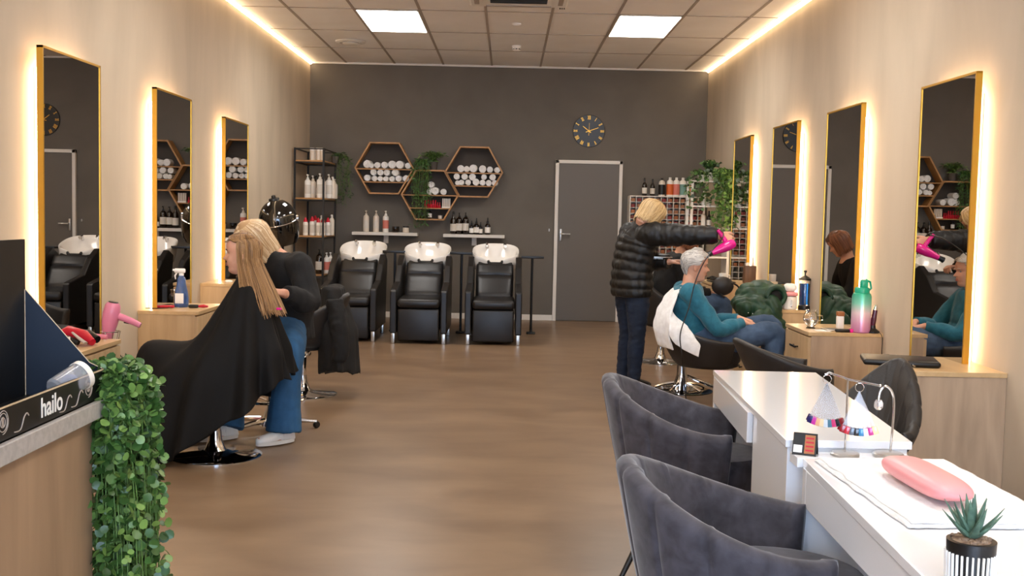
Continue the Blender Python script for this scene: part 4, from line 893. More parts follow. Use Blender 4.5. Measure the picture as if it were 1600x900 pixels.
def wire_ring(loc, label, side, group='wire dryer holders on the cabinets', R0=.045):
    r_ = root('dryer_holder', loc, label, 'holder', group)
    b = MB()
    for z, q in ((0, 1), (-.05, .8)): b.tube([(R0*q*cos(R(t)), R0*q*sin(R(t)), z) for t in range(0, 361, 15)], .0022, 6)
    for t in range(0, 360, 60): b.tube([(R0*cos(R(t)), R0*sin(R(t)), 0), (R0*.8*cos(R(t)), R0*.8*sin(R(t)), -.05)], .0018, 6)
    b.build('basket', M['chrome'], r_)
    MB().tube([(0, side*R0, 0), (0, side*(R0+.03), 0), (0, side*(R0+.034), -.03)], .0028, 6).build('arm', M['chrome'], r_)
    return r_
def cord(pts, label, r=.003, name='power_cord', n=7):
    o = MB().tube(spline(pts, n), r, 6).build(name, M['blackp']); return tag(o, label, 'cord')
# left wall
wire_ring((-2.18, 6.02, .63), 'wire ring holding the pink hair dryer by the left wall', -1, R0=.052)
dryer('hair_dryer', (-2.18, 6.02, .70), (0, R(80), pi), M['pinkp'], 'pink hair dryer hanging nose-down in a wire ring at the left wall', sc=1.08)
# sideways arm of the hanging dryer
wire_ring((-2.15, 8.79, .66), 'wire dryer ring on the side of the far left cabinet', 1)
wire_ring((2.12, 5.97, .59), 'wire ring on the far side of the cabinet under the black case', -1, R0=.055)
cord([(-2.15, 6.03, .52), (-2.13, 6.1, .45), (-2.11, 6.2, .3), (-2.12, 6.25, .15), (-2.14, 6.2, .01)], 'black cord hanging down from the pink hair dryer')
cl = root('clipper_set', (-2.24, 5.62, .60), 'heap of red and black hair clippers on the nearest left cabinet', 'clippers')
b = MB(); b.tube([(-.10, .02, .03), (-.02, .03, .065), (.06, .02, .045), (.12, -.02, .02)], [.022, .034, .034, .018], 16, u=(0, 1, 0)); b.build('red_body', M['red'], cl)
b = MB(); b.tube([(.0, .06, .05), (.07, .05, .05), (.13, .02, .03)], [.02, .03, .02], 14); b.tube([(-.06, -.05, .02), (.0, -.04, .035), (.06, -.05, .02)], [.015, .022, .014], 12); b.build('black_body', M['blackp'], cl)
b = MB(); b.tube([(.02, -.03, .07), (.06, -.05, .045), (.10, -.06, .02)], [.008, .015, .018], 10, u=(0, 1, 0), rb=[.005, .007, .008]); b.build('grey_lever', M['grid'], cl)
b = MB(); b.tube([(-.10, -.02, .05), (-.02, -.05, .045)], [.01, .01], 10); b.build('red_handle', M['red'], cl)
b = MB(); b.lathe([(0, 0), (.022, 0), (.016, .04), (.016, .055), (0, .056)], c=(.02, -.10, 0), n=18); b.build('white_cap', M['white'], cl)
sb = root('spray_bottle', (-2.29, 7.70, .62), 'blue spray bottle with a white trigger head on the left cabinet', 'spray bottle')
MB().lathe([(0, 0), (.045, 0), (.05, .01), (.05, .07), (.042, .12), (.034, .15), (.028, .20), (.018, .215), (.014, .225), (0, .225)], n=26).build('bottle', M['bluecl'], sb)
MB().lathe([(0, .003), (.043, .006), (.044, .022), (0, .024)], n=22).build('liquid', M['blueliq'], sb)
b = MB(); b.lathe([(0, .222), (.017, .222), (.017, .24), (0, .24)], n=16); b.rbox(-.05, .028, -.011, .011, .24, .272, r=.009); b.tube([(-.03, 0, .245), (-.045, 0, .22), (-.04, 0, .195)], [.007, .006, .005], 8); b.tube([(-.05, 0, .26), (-.06, 0, .262)], .007, 8); b.build('trigger_head', M['white'], sb)
MB().rbox(-.03, .03, -.0515, -.049, .03, .10, r=.001).build('label', M['white'], sb)
b = MB(); br = root('hair_brush', (-2.17, 7.62, .635), 'dark hair brush with a red handle beside the blue spray bottle', 'brush')
b.rbox(-.045, .025, -.018, .018, -.012, .012, r=.01); b.build('brush_head', M['blackp'], br); MB().tube([(.02, 0, 0), (.06, 0, .002), (.09, 0, 0)], [.008, .012, .006], 10).build('handle', M['red'], br)
b = MB().lathe([(0, 0), (.03, 0), (.034, .01), (.02, .018), (0, .02)], n=18); o = b.build('soap_dish', M['white']); o.location = (-2.3, 9.05, .71); tag(o, 'small round white dish on the far left cabinet', 'dish')
o = MB().rbox(-.05, .05, -.02, .02, 0, .018, r=.008).build('sponge', M['red']); o.location = (-2.36, 7.60, .622); tag(o, 'small red sponge at the foot of the blue spray bottle', 'sponge')
cord([(-2.46, 7.45, .63), (-2.38, 7.5, .626), (-2.33, 7.56, .628), (-2.36, 7.75, .626), (-2.46, 7.9, .63)], 'thin black cord lying on the cabinet at the foot of the middle left mirror')
o = MB().tube([(0, 0, 0), (.07, 0, .004), (.16, .0, .0)], [.014, .017, .012], 12).build('curling_iron', M['pinkp']); o.location = (-2.30, 5.86, .617); tag(o, 'pink curling iron lying along the mirror on the nearest left cabinet', 'curling iron')
# hood dryer
hd = root('hood_dryer', (-2.06, 9.85, 0), 'glossy black salon hood dryer standing behind the stylist', 'hood dryer')
hood = MB(); prof = []
for k in range(15):
    t = pi/2*k/14; prof.append((.172*sin(t)+.001, .20*cos(t)))
prof += [(.176, -.03), (.170, -.10), (.150, -.17), (.120, -.215), (.110, -.21), (.135, -.165), (.155, -.10), (.16, -.03)]+[(.16*cos(pi/2*k/6)+.001, .185*sin(pi/2*k/6)) for k in range(1, 7)]
T = Matrix.Translation((0, 0, 1.215)) @ Matrix.Rotation(R(-10), 4, 'Y') @ Matrix.Rotation(R(10), 4, 'X')
hood.lathe(prof, n=44, T=T, cap=False).build('hood', M['gblack'], hd, ang=60)
b = MB(); b.tube([T @ V((.178*cos(R(t)), .178*sin(R(t)), .02*sin(R(t)))) for t in range(0, 361, 12)], .006, 8); b.build('seam_ring', M['chrome'], hd)
b = MB(); b.lathe([(0, .19), (.05, .19), (.045, .21), (.02, .215), (.018, .235), (0, .24)], n=20, T=T); b.build('vent_cap', M['blackp'], hd)
for s in (-1, 1): MB().lathe([(0, 0), (.03, 0), (.028, .015), (0, .02)], n=20, T=T @ Matrix.Translation((s*.17, 0, 0)) @ Matrix.Rotation(s*pi/2, 4, 'Y')).build('pivot', M['chrome'], hd)
b = MB(); b.tube([(.03, .05, .08), (.03, .05, 1.0)], .011, 10); b.tube([(.03, .05, 1.0), (.03, .17, 1.05), (.0, .19, 1.2)], .012, 10); b.build('pole', M['blackm'], hd)
b = MB()
for t in range(0, 360, 72): b.tube([(.03, .05, .09), (.03+.24*cos(R(t)), .05+.24*sin(R(t)), .05)], [.018, .012], 8)
b.build('base_star', M['blackm'], hd)
for t in range(0, 360, 72): MB().ball((.03+.24*cos(R(t)), .05+.24*sin(R(t)), .025), .025, 8).build('caster', M['blackp'], hd)
# right wall: R1
o = root('cup', (2.10, 10.62, .717), 'white cup on a dark tray on the far right cabinet', 'cup')
MB().lathe([(0, 0), (.035, 0), (.042, .01), (.044, .075), (.041, .075), (.038, .012), (0, .01)], n=26).build('bowl', M['white'], o); MB().tube([(.042, 0, .06), (.065, 0, .055), (.065, 0, .03), (.04, 0, .02)], .005, 8).build('handle', M['white'], o)
tag(MB().rbox(1.965, 2.2, 10.50, 10.78, .706, .716, r=.004).build('serving_tray', M['blackp']), 'flat dark tray under the white cup', 'tray')
wb = root('wooden_box', (2.34, 10.52, .706), 'dark wooden square canister on the far right cabinet', 'box')
MB().rbox(-.065, .045, -.05, .05, 0, .17, r=.008).build('body', M['dwood'], wb)
b = MB().lathe([(0, .17), (.02, .17), (.016, .195), (0, .2)], c=(-.03, 0, 0), n=14); b.lathe([(0, .17), (.012, .17), (.006, .25), (0, .25)], c=(.02, 0, 0), n=12); b.build('lid_knobs', M['cream'], wb)
b = MB(); b.tube([(0, 0, .02), (.05, .03, .03), (.1, .0, .02)], [.012, .02, .012], 10); b.tube([(.02, -.03, .015), (.08, -.02, .02)], [.014, .012], 10); o = b.build('hair_clips', M['blackp']); o.location = (1.99, 10.85, .706); tag(o, 'little heap of black hair clips beyond the white cup', 'hair clips')
# R2
jk = MB(); random.seed(9)
def lump(c, r, m=jk): m.ball(c, r, 10)
for c, r in (((1.99, 9.0, .70), (.10, .17, .10)), ((2.10, 9.0, .72), (.13, .18, .11)), ((2.03, 8.82, .62), (.09, .11, .10)), ((1.93, 8.85, .60), (.07, .13, .10)), ((2.13, 8.74, .58), (.08, .07, .14)), ((2.05, 8.70, .50), (.11, .06, .11)), ((2.16, 8.71, .46), (.08, .05, .10)),
             ((1.89, 8.9, .64), (.06, .13, .06)), ((2.19, 8.86, .72), (.085, .10, .085)), ((2.10, 8.68, .40), (.07, .045, .09))): lump(c, r)
o = jk.build('puffer_jacket', M['green'])
def quilt(p, n=wrinkle(.006, 12)): return n(p)+.013*abs(sin((p.z*.9+p.y*.35+.3*p.x+.22*noise.noise(p*4))*pi/.095))**.45-.009
bake(o, .010, 9, quilt); tag(o, 'dark green quilted jacket heaped over the cabinet edge', 'jacket')
b = MB(); b.tube([(2.16+.07*cos(R(t)), 8.775-.02, .705+.075*sin(R(t))) for t in range(0, 361, 20)], [.021]*19, 10); hb = b.build('hood_rim', M['green'], None); bake(hb, .008, 3, wrinkle(.006, 20)); hb.parent = o
b = MB(); b.ball((2.16, 8.785, .70), (.062, .04, .062), 10); b.build('hood_opening', M['bfab'], o)
b = MB()
for k in range(5): b.ball((1.93+.035*k, 8.705-.004*k, .575-.006*k), .006, 6)
b.build('snap_buttons', M['chrome'], o)
mg = root('mug', (2.29, 8.83, .60), 'wide white mug holding a folded pink cloth beside the green jacket', 'mug')
MB().lathe([(0, 0), (.05, 0), (.058, .01), (.058, .105), (.053, .105), (.05, .014), (0, .01)], n=28).build('bowl', M['white'], mg); MB().tube([(.0, -.056, .08), (.0, -.085, .075), (.0, -.085, .04), (.0, -.056, .03)], .006, 8).build('handle', M['white'], mg)
o = MB().rbox(2.235, 2.345, 8.775, 8.885, .707, .745, r=.018, n=4).build('cloth', M['pink']); tag(o, 'folded pink cloth resting on the wide white mug', 'cloth')
o = MB().rbox(2.24, 2.34, 8.78, 8.88, .746, .81, r=.03, n=4).build('paper_roll', M['white']); tag(o, 'white rounded roll on top of the pink cloth', 'roll')
tag(MB().box(2.20, 2.28, 9.2, 9.26, .601, .80).build('card_box', M['beige'], smooth=False, bevel=.002), 'plain beige card box standing behind the green jacket', 'box')
bj = root('disinfectant_jar', (2.405, 8.82, .60), 'tall glass comb jar of blue liquid with dark lid', 'jar')
MB().lathe([(.0, .0), (.048, .0), (.05, .01), (.046, .035), (0, .035)], n=28).build('jar_base', M['blackp'], bj)
MB().lathe([(0, .035), (.044, .035), (.044, .24), (.046, .244), (.042, .244), (.041, .04), (0, .04)], n=28).build('glass', M['glass'], bj)
MB().lathe([(0, .041), (.0405, .041), (.0405, .215), (0, .215)], n=28).build('liquid', M['blueliq'], bj)
MB().lathe([(0, .244), (.05, .244), (.05, .252), (.02, .272), (.006, .28), (.006, .30), (.012, .305), (.012, .318), (0, .32)], n=28).build('lid', M['blackp'], bj)
# R3
vs_ = root('glass_jug', (2.04, 7.30, .60), 'round clear glass jug of water on the cabinet corner', 'jug')
MB().lathe([(0, 0), (.028, 0), (.032, .003), (.022, .012), (.045, .04), (.052, .065), (.046, .095), (.034, .115), (.04, .125), (.0385, .125), (.0325, .114), (.0445, .094), (.0505, .065), (.0435, .041), (.02, .0145), (0, .0145)], n=32).build('glass', M['glass'], vs_)
MB().lathe([(0, .0155), (.019, .0155), (.0425, .042), (.0490, .062), (0, .062)], n=28).build('water', M['water'], vs_)
MB().tube([(.045, 0, .09), (.075, 0, .085), (.078, 0, .06), (.05, 0, .05)], .004, 8).build('handle', M['glass'], vs_)
tag(MB().rbox(2.10, 2.20, 7.13, 7.28, .601, .609, r=.004).build('phone', M['steel']), 'grey smartphone lying on the cabinet by the glass jug', 'phone')
tag(MB().box(2.03, 2.12, 7.1, 7.22, .6008, .603).build('card', M['white'], smooth=False), 'white paper card lying at the cabinet edge', 'card')
cx_ = root('cream_tube', (2.245, 7.33, .60), 'small white bottle with copper-coloured cap at the mirror', 'bottle')
MB().rbox(-.022, .022, -.022, .022, 0, .085, r=.006).build('body', M['white'], cx_); MB().rbox(-.023, .023, -.023, .023, .085, .115, r=.005).build('cap', M['copper'], cx_)
# flask with a colour gradient along its height
fmx = bpy.data.materials.new('teal to pink flask'); fmx.use_nodes = True; nt = fmx.node_tree; bs_ = nt.nodes['Principled BSDF']; tc0 = nt.nodes.new('ShaderNodeTexCoord'); sp0 = nt.nodes.new('ShaderNodeSeparateXYZ'); mr = nt.nodes.new('ShaderNodeMapRange'); cr_ = nt.nodes.new('ShaderNodeValToRGB')
nt.links.new(tc0.outputs['Object'], sp0.inputs[0]); nt.links.new(sp0.outputs['Z'], mr.inputs[0]); mr.inputs[2].default_value = .26; nt.links.new(mr.outputs[0], cr_.inputs[0]); nt.links.new(cr_.outputs[0], bs_.inputs['Base Color']); bs_.inputs['Roughness'].default_value = .3; bs_.inputs['Metallic'].default_value = .3
el = cr_.color_ramp.elements; el[0].color = hx('c77fa8'); el[1].color = hx('17a07c'); e2 = el.new(.5); e2.color = hx('e3cbd2'); e3 = el.new(.74); e3.color = hx('7cc9b4'); e4 = el.new(.25); e4.color = hx('d9a0bd')
fl = root('drinking_flask', (2.31, 7.10, .60), 'large teal and pink drinking flask on the cabinet', 'flask')
MB().lathe([(0, 0), (.056, 0), (.062, .008), (.062, .235), (.055, .255), (.045, .262), (0, .262)], n=40).build('flask_body', fmx, fl)
tl = mat('teal plastic', '139a7a', .35); b = MB().lathe([(0, .26), (.047, .26), (.047, .285), (.04, .295), (0, .297)], n=30); b.rbox(-.014, .035, -.02, .02, .29, .345, r=.012); b.build('flask_lid', tl, fl)
b = MB(); b.tube([(.038, 0, .27), (.058, 0, .29), (.05, 0, .33), (.02, 0, .345)], [.007]*4, 8); b.build('carry_loop', tl, fl)
cs = root('trimmer', (2.385, 7.09, .60), 'dark red trimmer standing upright in its charging stand', 'trimmer')
MB().lathe([(0, 0), (.045, 0), (.045, .012), (.02, .03), (.018, .05), (0, .05)], n=24).build('charging_stand', M['blackp'], cs)
b = MB(); b.tube([(0, 0, .04), (.005, 0, .09), (.012, 0, .15)], [.015, .018, .016], 16); b.build('body', mat('burgundy', '4a1028', .25, coat=.5), cs)
b = MB(); b.tube([(.012, 0, .148), (.015, 0, .17), (.016, 0, .185)], [.016, .012, .005], 16); b.build('tip', M['chrome'], cs)
fi = root('flat_iron', (2.215, 7.085, .612), 'black hair straightener with a pink band lying at the cabinet edge', 'hair straightener')
MB().rbox(-.075, .02, -.016, .016, -.011, .011, r=.009).build('plates', M['blackp'], fi); MB().rbox(.018, .04, -.017, .017, -.012, .012, r=.005).build('pink_band', M['hotpink'], fi); MB().rbox(.038, .115, -.015, .015, -.011, .011, r=.009).build('handle', M['blackp'], fi)
cord([(2.33, 7.085, .61), (2.40, 7.03, .612), (2.425, 7.02, .58), (2.42, 7.0, .5), (2.42, 6.99, .35)], 'thin black cord from the straightener over the cabinet side', .0025)
# R4
cse = MB(); q = [(-.19, -.12), (.19, -.12), (.19, .12), (-.19, .12)]
T = Matrix.Translation((2.015, 5.56, .6015)) @ Matrix.Rotation(R(-14), 4, 'Z'); cse.rbox(-.185, .185, -.13, .13, .0, .030, r=.014, T=T)
o = cse.build('zip_case', M['blackp']); tag(o, 'flat black zip case lying on the cabinet edge beside the black tub chair', 'case')
b = MB(); b.tube([T @ V((.05, -.13, .012)), T @ V((.06, -.14, .006))], [.004, .005], 8); b.build('zip_pull', M['chrome'], o)
# coat over the far left chair
ct = MB()
ringsA = []
for k in range(26):
    f = k/25; z = lerp(.78, .18, f); g = []
    for j in range(36):
        a = 2*pi*j/36; fold = 1+.13*f*sin(5*a+f*2)+.07*f*sin(9*a+1)
        rx = lerp(.07, .13, min(1, f*2))*fold; ry = lerp(.17, .25, min(1, f*1.8))*fold
        dz = -.03*cos(2*a)*f+.10*f*(1 if sin(a) > 0 else 0)*abs(sin(a))
        g.append(V((-1.235+.05*f+rx*cos(a), 7.80+ry*sin(a), z+dz)))
    ringsA.append(g)
ct.loft(ringsA); o = ct.build('coat', M['bfab']); bake(o, .014, 3, wrinkle(.018, 9, (1, 1, .4))); tag(o, 'black coat draped over the back of the far left salon chair', 'coat')
b = MB(); b.tube([(-1.20, 7.62, .70), (-1.16, 7.58, .52), (-1.15, 7.57, .36), (-1.155, 7.57, .27)], [.06, .065, .06, .05], 14); sl = b.build('sleeve', M['bfab'], None); bake(sl, .012, 3, wrinkle(.012, 14)); sl.parent = o

# ------------------------------------------------------------ people
def interp(tab, z):
    if z <= tab[0][0]: return tab[0][1]
    for (a, va), (b_, vb) in zip(tab, tab[1:]):
        if z <= b_:
            t = (z-a)/(b_-a); t = t*t*(3-2*t)*.5+t*.5; return va+(vb-va)*t
    return tab[-1][1]
HF = [(-.120, .03), (-.114, .060), (-.100, .077), (-.088, .078), (-.076, .074), (-.062, .081), (-.045, .083), (-.02, .080), (0, .076), (.018, .083), (.045, .083), (.07, .072), (.09, .052), (.103, .028), (.110, .004)]
HB = [(-.120, .052), (-.09, .055), (-.06, .072), (-.03, .090), (0, .099), (.03, .100), (.06, .090), (.085, .066), (.1, .038), (.110, .004)]
HW = [(-.120, .022), (-.108, .036), (-.09, .048), (-.065, .060), (-.03, .069), (0, .074), (.03, .077), (.06, .070), (.085, .052), (.1, .030), (.110, .004)]
def head_point(th, z, grow=0.):
    c, s = cos(th), sin(th); w_ = interp(HW, z)+grow; xf = interp(HF, z)+grow; xb = interp(HB, z)+grow
    y = w_*s; x = (xf if c > 0 else xb)*(abs(c)**.9)*(1 if c > 0 else -1); return V((x, y, z))
def add_head(mb, T):
    rings = []; N = 72; zs = [-.120+.230*k/58 for k in range(59)]
    for z in zs:
        g = []
        for j in range(N):
            th = 2*pi*j/N; p = head_point(th, z)
            if cos(th) > 0:
                n_ = .024*math.exp(-((z+.031)/.011)**2)+.015*math.exp(-((z+.014)/.012)**2)
                if z < -.034: n_ *= math.exp(-((z+.034)/.0045)**2)
                p.x += n_*math.exp(-(p.y/(.011 if z > -.02 else .0145))**2)
                p.x -= .009*math.exp(-((abs(p.y)-.031)/.014)**2-((z+.001)/.012)**2)
                p.x += .0045*math.exp(-(p.y/.022)**2)*(math.exp(-((z+.0555)/.0042)**2)+math.exp(-((z+.0665)/.0045)**2))
                p.x += .004*math.exp(-((abs(p.y)-.042)/.018)**2-((z+.03)/.018)**2)
            g.append(T @ p)
        rings.append(g)
    mb.loft(rings)
    for s in (-1, 1):
        E_ = T @ Matrix.Translation((-.008, s*.073, -.012)) @ Matrix.Rotation(s*-.35, 4, 'Z') @ Matrix.Rotation(.2, 4, 'Y')
        mb.ball((0, 0, 0), (.017, .007, .031), 8, T=E_)
        mb.tube([E_ @ V((.016*cos(a), s*.006, .029*sin(a))) for a in [R(t) for t in range(60, 290, 20)]], .004, 6)
def face_parts(root_, T, brow, lip):
    for s in (-1, 1):
        ey = MB().ball((.0515, s*.031, -.001), .0115, 8, T=T).build('eye', M['white'], root_)
        MB().ball((.0585, s*.0315, -.0015), (.0052, .0055, .0058), 6, T=T).build('iris', M['brown'], ey)
        MB().tube([T @ V(p) for p in ((.082, s*.012, .0175), (.0785, s*.028, .023), (.068, s*.046, .019))], [.0022, .003, .0016], 6).build('eyebrow', brow, root_)
        MB().tube([T @ V(p) for p in ((.064, s*.021, .0035), (.0655, s*.031, .0075), (.060, s*.042, .005))], [.0014, .002, .0012], 6).build('eyelashes', brow, root_)
    b = MB()
    for z, w_ in ((-.0558, .0034), (-.0660, .004)):
        b.tube([T @ V((.0865-.9*y*y*12, y, z+(.0012 if abs(y) < .02 else 0))) for y in (-.022, -.011, 0, .011, .022)], [.001, w_, w_, w_, .001], 8)
    b.build('lips', lip, root_)
def hand(mb, T, side=1, curl=35, spread=5, thumb=35):
    # local: +x towards the fingers, palm faces -z, thumb on the +y*side edge
    g = []
    for x, w_, t in ((-.02, .026, .021), (.0, .027, .019), (.03, .036, .016), (.06, .041, .015), (.082, .040, .012), (.092, .036, .009)):
        g.append([T @ V((x, w_*cos(a), t*sin(a))) for a in [2*pi*k/16 for k in range(16)]])
    mb.loft(g)
    for i, (y0, l, sp) in enumerate(((.030, .070, 1.4), (.010, .079, .4), (-.010, .074, -.4), (-.029, .058, -1.5))):
        p = V((.078, side*y0, 0)); a = 0; yaw_ = R(spread)*sp*side; pts = [V((.055, side*y0*.95, 0)), p.copy()]
        for f, c in ((.45, .6), (.32, 1.1), (.23, .8)):
            a += R(curl)*c; p = p+V((cos(a)*cos(yaw_), sin(yaw_), -sin(a)))*l*f; pts.append(p.copy())
        mb.tube([T @ q for q in pts], [.0088, .0092, .0086, .0078, .0058], 10)
    th = R(thumb); pts = [V((.012, side*.022, -.004)), V((.034, side*.044, -.012)), V((.034+.034*cos(th*.8), side*(.046+.022*sin(th)), -.022)), V((.058+.036*cos(th*.8), side*(.048+.018*sin(th)), -.030))]
    mb.tube([T @ q for q in pts], [.013, .0125, .0105, .007], 10)
def frame(o, d, n):        # matrix with x along d and -z (palm) along n
    d = V(d).normalized(); z = -V(n); z = (z-d*z.dot(d)).normalized(); y = z.cross(d); m_ = Matrix((d, y, z)).transposed().to_4x4(); m_.translation = V(o); return m_
def limb(mb, pts, rad, n=16, **k):
    mb.tube(spline(pts, 5), smoothr(rad, 5), n, **k)
def garment(name, m, par, fn, voxel=.008, amp=.006, sc=14, st=(1, 1, .6), it=3, extra=None):
    b = MB(); fn(b); o = b.build(name, m, None)
    w0 = wrinkle(amp, sc, st); bake(o, voxel, it, (lambda p: w0(p)+(extra(p) if extra else 0))); o.parent = par; return o
def torso(b, pts, lat, a_, b_):
    sp = spline(pts, 5); b.tube(sp, smoothr(a_, 5), 28, u=lat, rb=smoothr(b_, 5))
def hair(name, T, m, par, zend, n=420, seed=1, grow=.010, front=60, top=.012, wid=.006, sweep=0., base=None, jit=.01, flare=.0, hairline=.058, inward=0., shift=0.):
    """zend(theta) -> z at which strands starting at azimuth theta end; theta 0 is the face"""
    random.seed(seed); b = MB(); k_ = MB(); rings = []
    for z in [-.075+.19*i/26 for i in range(27)]:
        g = []
        for j in range(48):
            th = 2*pi*j/48; d = abs((th+pi) % (2*pi)-pi); lo = hairline if d < R(front) else (hairline-(d-R(front))/R(35)*.14 if d < R(front+35) else -.085)
            gr = grow if z > lo else -.006
            zz = min(z, .110); p = head_point(th, zz, gr)
            if z > .1: p.z = .108+gr*(z-.1)/.015
            g.append(T @ p)
        rings.append(g)
    b.loft(rings)
    for i in range(n):
        th = random.uniform(0, 2*pi); d = abs((th+pi) % (2*pi)-pi); sg = 1 if ((th+pi) % (2*pi)-pi) > 0 else -1
        ze = zend(d)*random.uniform(.93, 1.02)+random.uniform(-jit, jit)
        if d < R(front):
            ze = hairline+random.uniform(-.004, .01)
            if sweep:                                             # fringe swept to the side
                pts = []
                for t in (0, .25, .5, .75, 1):
                    tt = lerp(th, sg*R(front+22), t**1.2); z = lerp(.105, lerp(hairline, .0, sweep), t); q = head_point(tt, min(z, .108), grow+.004+random.uniform(0, .004)); pts.append(T @ q)
                b.tube(pts, [wid*.5, wid, wid, wid, wid*.3], 5, rb=[wid*.4]*5); continue
        if d > R(front) and d < R(front+35) and ze < hairline and zend(d) > -.12 and inward == 0: ze = max(ze, hairline-(d-R(front))/R(35)*.14)
        pts = []; st = random.uniform(.02, .09); h0 = .112; N_ = 9; g0 = grow+random.uniform(.0, .006)
        x0_ = .055*cos(th)+random.uniform(-.012, .012)-.01; pts.append(T @ V((x0_, sg*.002, .012+.108*(1-(x0_/.098)**2)**.5+random.uniform(0, .003))))
        h0 = .094
        for q in range(N_+1):
            t = q/N_; z = lerp(h0, ze, t**1.1) if ze < 0 else lerp(h0, ze, t)
            zz = max(z, -.02) if zend(d) < -.05 else z
            p = head_point(th+.05*sin(i+q*.5)*t, min(zz, .109), g0+flare*max(0, -.05-z))
            if z < -.02 and inward: c_ = 1-inward*min(1, (-.02-z)/.12); p.x *= c_; p.y *= c_
            p.x -= shift*max(0, -.05-z); p.z = z+(.008 if z > .1 else 0); pts.append(T @ p)
        b.tube(pts, [wid*.5]+[wid*random.uniform(.8, 1.3)]*N_+[wid*.25], 5, rb=[wid*.3]+[wid*.5]*N_+[wid*.2])
    return b.build(name, m, par, ang=80)

def short_hair(T, m, par, n=900):
    random.seed(5); b = MB(); rings = []
    def lo(d): return .066 if d < R(52) else (.066-(d-R(52))/R(30)*.075 if d < R(82) else (.004 if d < R(108) else .004-(d-R(108))/R(40)*.082 if d < R(148) else -.078))
    for z in [-.078+.19*i/30 for i in range(31)]:
        g = []
        for j in range(56):
            th = 2*pi*j/56; d = abs((th+pi) % (2*pi)-pi); k = min(1, max(0, (z-lo(d))/.02)); gr = lerp(-.005, .008+.010*max(0, z)/.1, k); p = head_point(th, min(z, .110), gr)
            if z > .1: p.z = .108+gr*(z-.1)/.012
            g.append(T @ p)
        rings.append(g)
    b.loft(rings)
    for i in range(n):
        th = random.uniform(-pi, pi); d = abs(th); sg = 1 if th > 0 else -1; z0 = random.uniform(lo(d)+.01, .106)
        top = max(0, z0)/.1; g0 = .006+.012*top; pts = []
        for q in range(5):
            t = q/4; dth = sg*t*(.5 if d < 2.2 else .1)*(1+top); z = max(z0-t*.034*(1.2-top), lo(min(d+abs(dth), pi))-.002) if z0 < .09 else z0-t*.012
            pts.append(T @ head_point(th+dth, min(z, .109), g0+.003*sin(pi*t)+random.uniform(0, .0015)))
        b.tube(pts, [.0015, .0035, .0036, .003, .0008], 5, rb=[.001, .0018, .0018, .0014, .0005])
    return b.build('hair', m, par, ang=80)

def person(J, label, sk, voxel, name='person', group=None, up=None):
    r_ = root(name, J['root'], label, 'person'); off = -V(J['root'])
    def A(p): return V(p)+off
    hp, yaw_, pit, rol, hs = J['head']; T = Matrix.Translation(A(hp)) @ Matrix.Rotation(R(yaw_), 4, 'Z') @ Matrix.Rotation(R(pit), 4, 'Y') @ Matrix.Rotation(R(rol), 4, 'X') @ Matrix.Scale(hs, 4)
    b = MB(); add_head(b, T)
    nb = A(J['neck']); b.tube([T @ V((-.022, 0, -.04)), T @ V((-.028, 0, -.10)), lerp(T @ V((-.03, 0, -.12)), nb, .6), nb, nb+V((0, 0, -.05))], [.050, .050, .052, .060, .075], 20)
    L_ = A(J['shL']); R__ = A(J['shR']); lat = (L_-R__).normalized()
    ch, wa, pe = A(J['chest']), A(J['waist']), A(J['pelvis']); W = (L_-R__).length/2
    torso(b, [pe+V((0, 0, -.07)), pe, wa, ch, lerp(ch, nb, .6), nb], lat, [W*.70, W*.88, W*.72, W*.88, W*.78, .06], [.09, .115, .09, .105, .085, .055])
    for s in 'LR':
        sh, el, wr = A(J['sh'+s]), A(J['el'+s]), A(J['wr'+s]); limb(b, [lerp(sh, ch, .35), sh, lerp(sh, el, .5), el, lerp(el, wr, .4), wr], [.05, .050, .042, .036, .034, .024])
        hd, hn, cu, spd = J['hand'+s]; hand(b, frame(wr, hd, hn), 1 if s == 'R' else -1, cu, spd)
        hi, kn, an = A(J['hip'+s]), A(J['kn'+s]), A(J['an'+s]); limb(b, [lerp(hi, pe, .5), hi, lerp(hi, kn, .5), kn, lerp(kn, an, .35), an], [.08, .082, .068, .052, .05, .032])
        td = V(J['toe'+s]).normalized(); b.tube([an+V((0, 0, -.02))-td*.04, an+td*.05+V((0, 0, -.04)), an+td*.16+V((0, 0, -.055))], [.03, .034, .02], 12)
    o = b.build('body', sk, None); bake(o, voxel, 1, fac=.3); o.parent = r_
    return r_, T, A, lat
def shoe(an, td, m, par, sole, name='shoe'):
    SS = .88; an = V(an); td = V(td).normalized(); lt_ = V((-td.y, td.x, 0)); b = MB(); zf = an.z-.078; rings = []
    for f, w_, h in ((-.075, .018, .03), (-.065, .030, .065), (-.03, .036, .088), (.02, .038, .086), (.07, .042, .066), (.12, .045, .050), (.16, .042, .040), (.185, .028, .030), (.193, .012, .02)):
        f *= SS; w_ *= .92; c = V((an.x, an.y, zf))+td*f; rings.append([c+lt_*w_*cos(a)+V((0, 0, .014+max(0, h*.5+h*.5*sin(a))-.004)) for a in [2*pi*k/18 for k in range(18)]])
    b.loft(rings); s_ = b.build(name, m, par, ang=60); b = MB(); rings = []
    b.loft([[V((an.x, an.y, zf+z))+td*SS*(lerp(-.078, .197, .5)+.138*cos(a))+lt_*.040*sin(a)*(1+.12*cos(a)) for a in [2*pi*k/28 for k in range(28)]] for z in (0, .02)]); b.build('sole', sole, s_)
    return s_

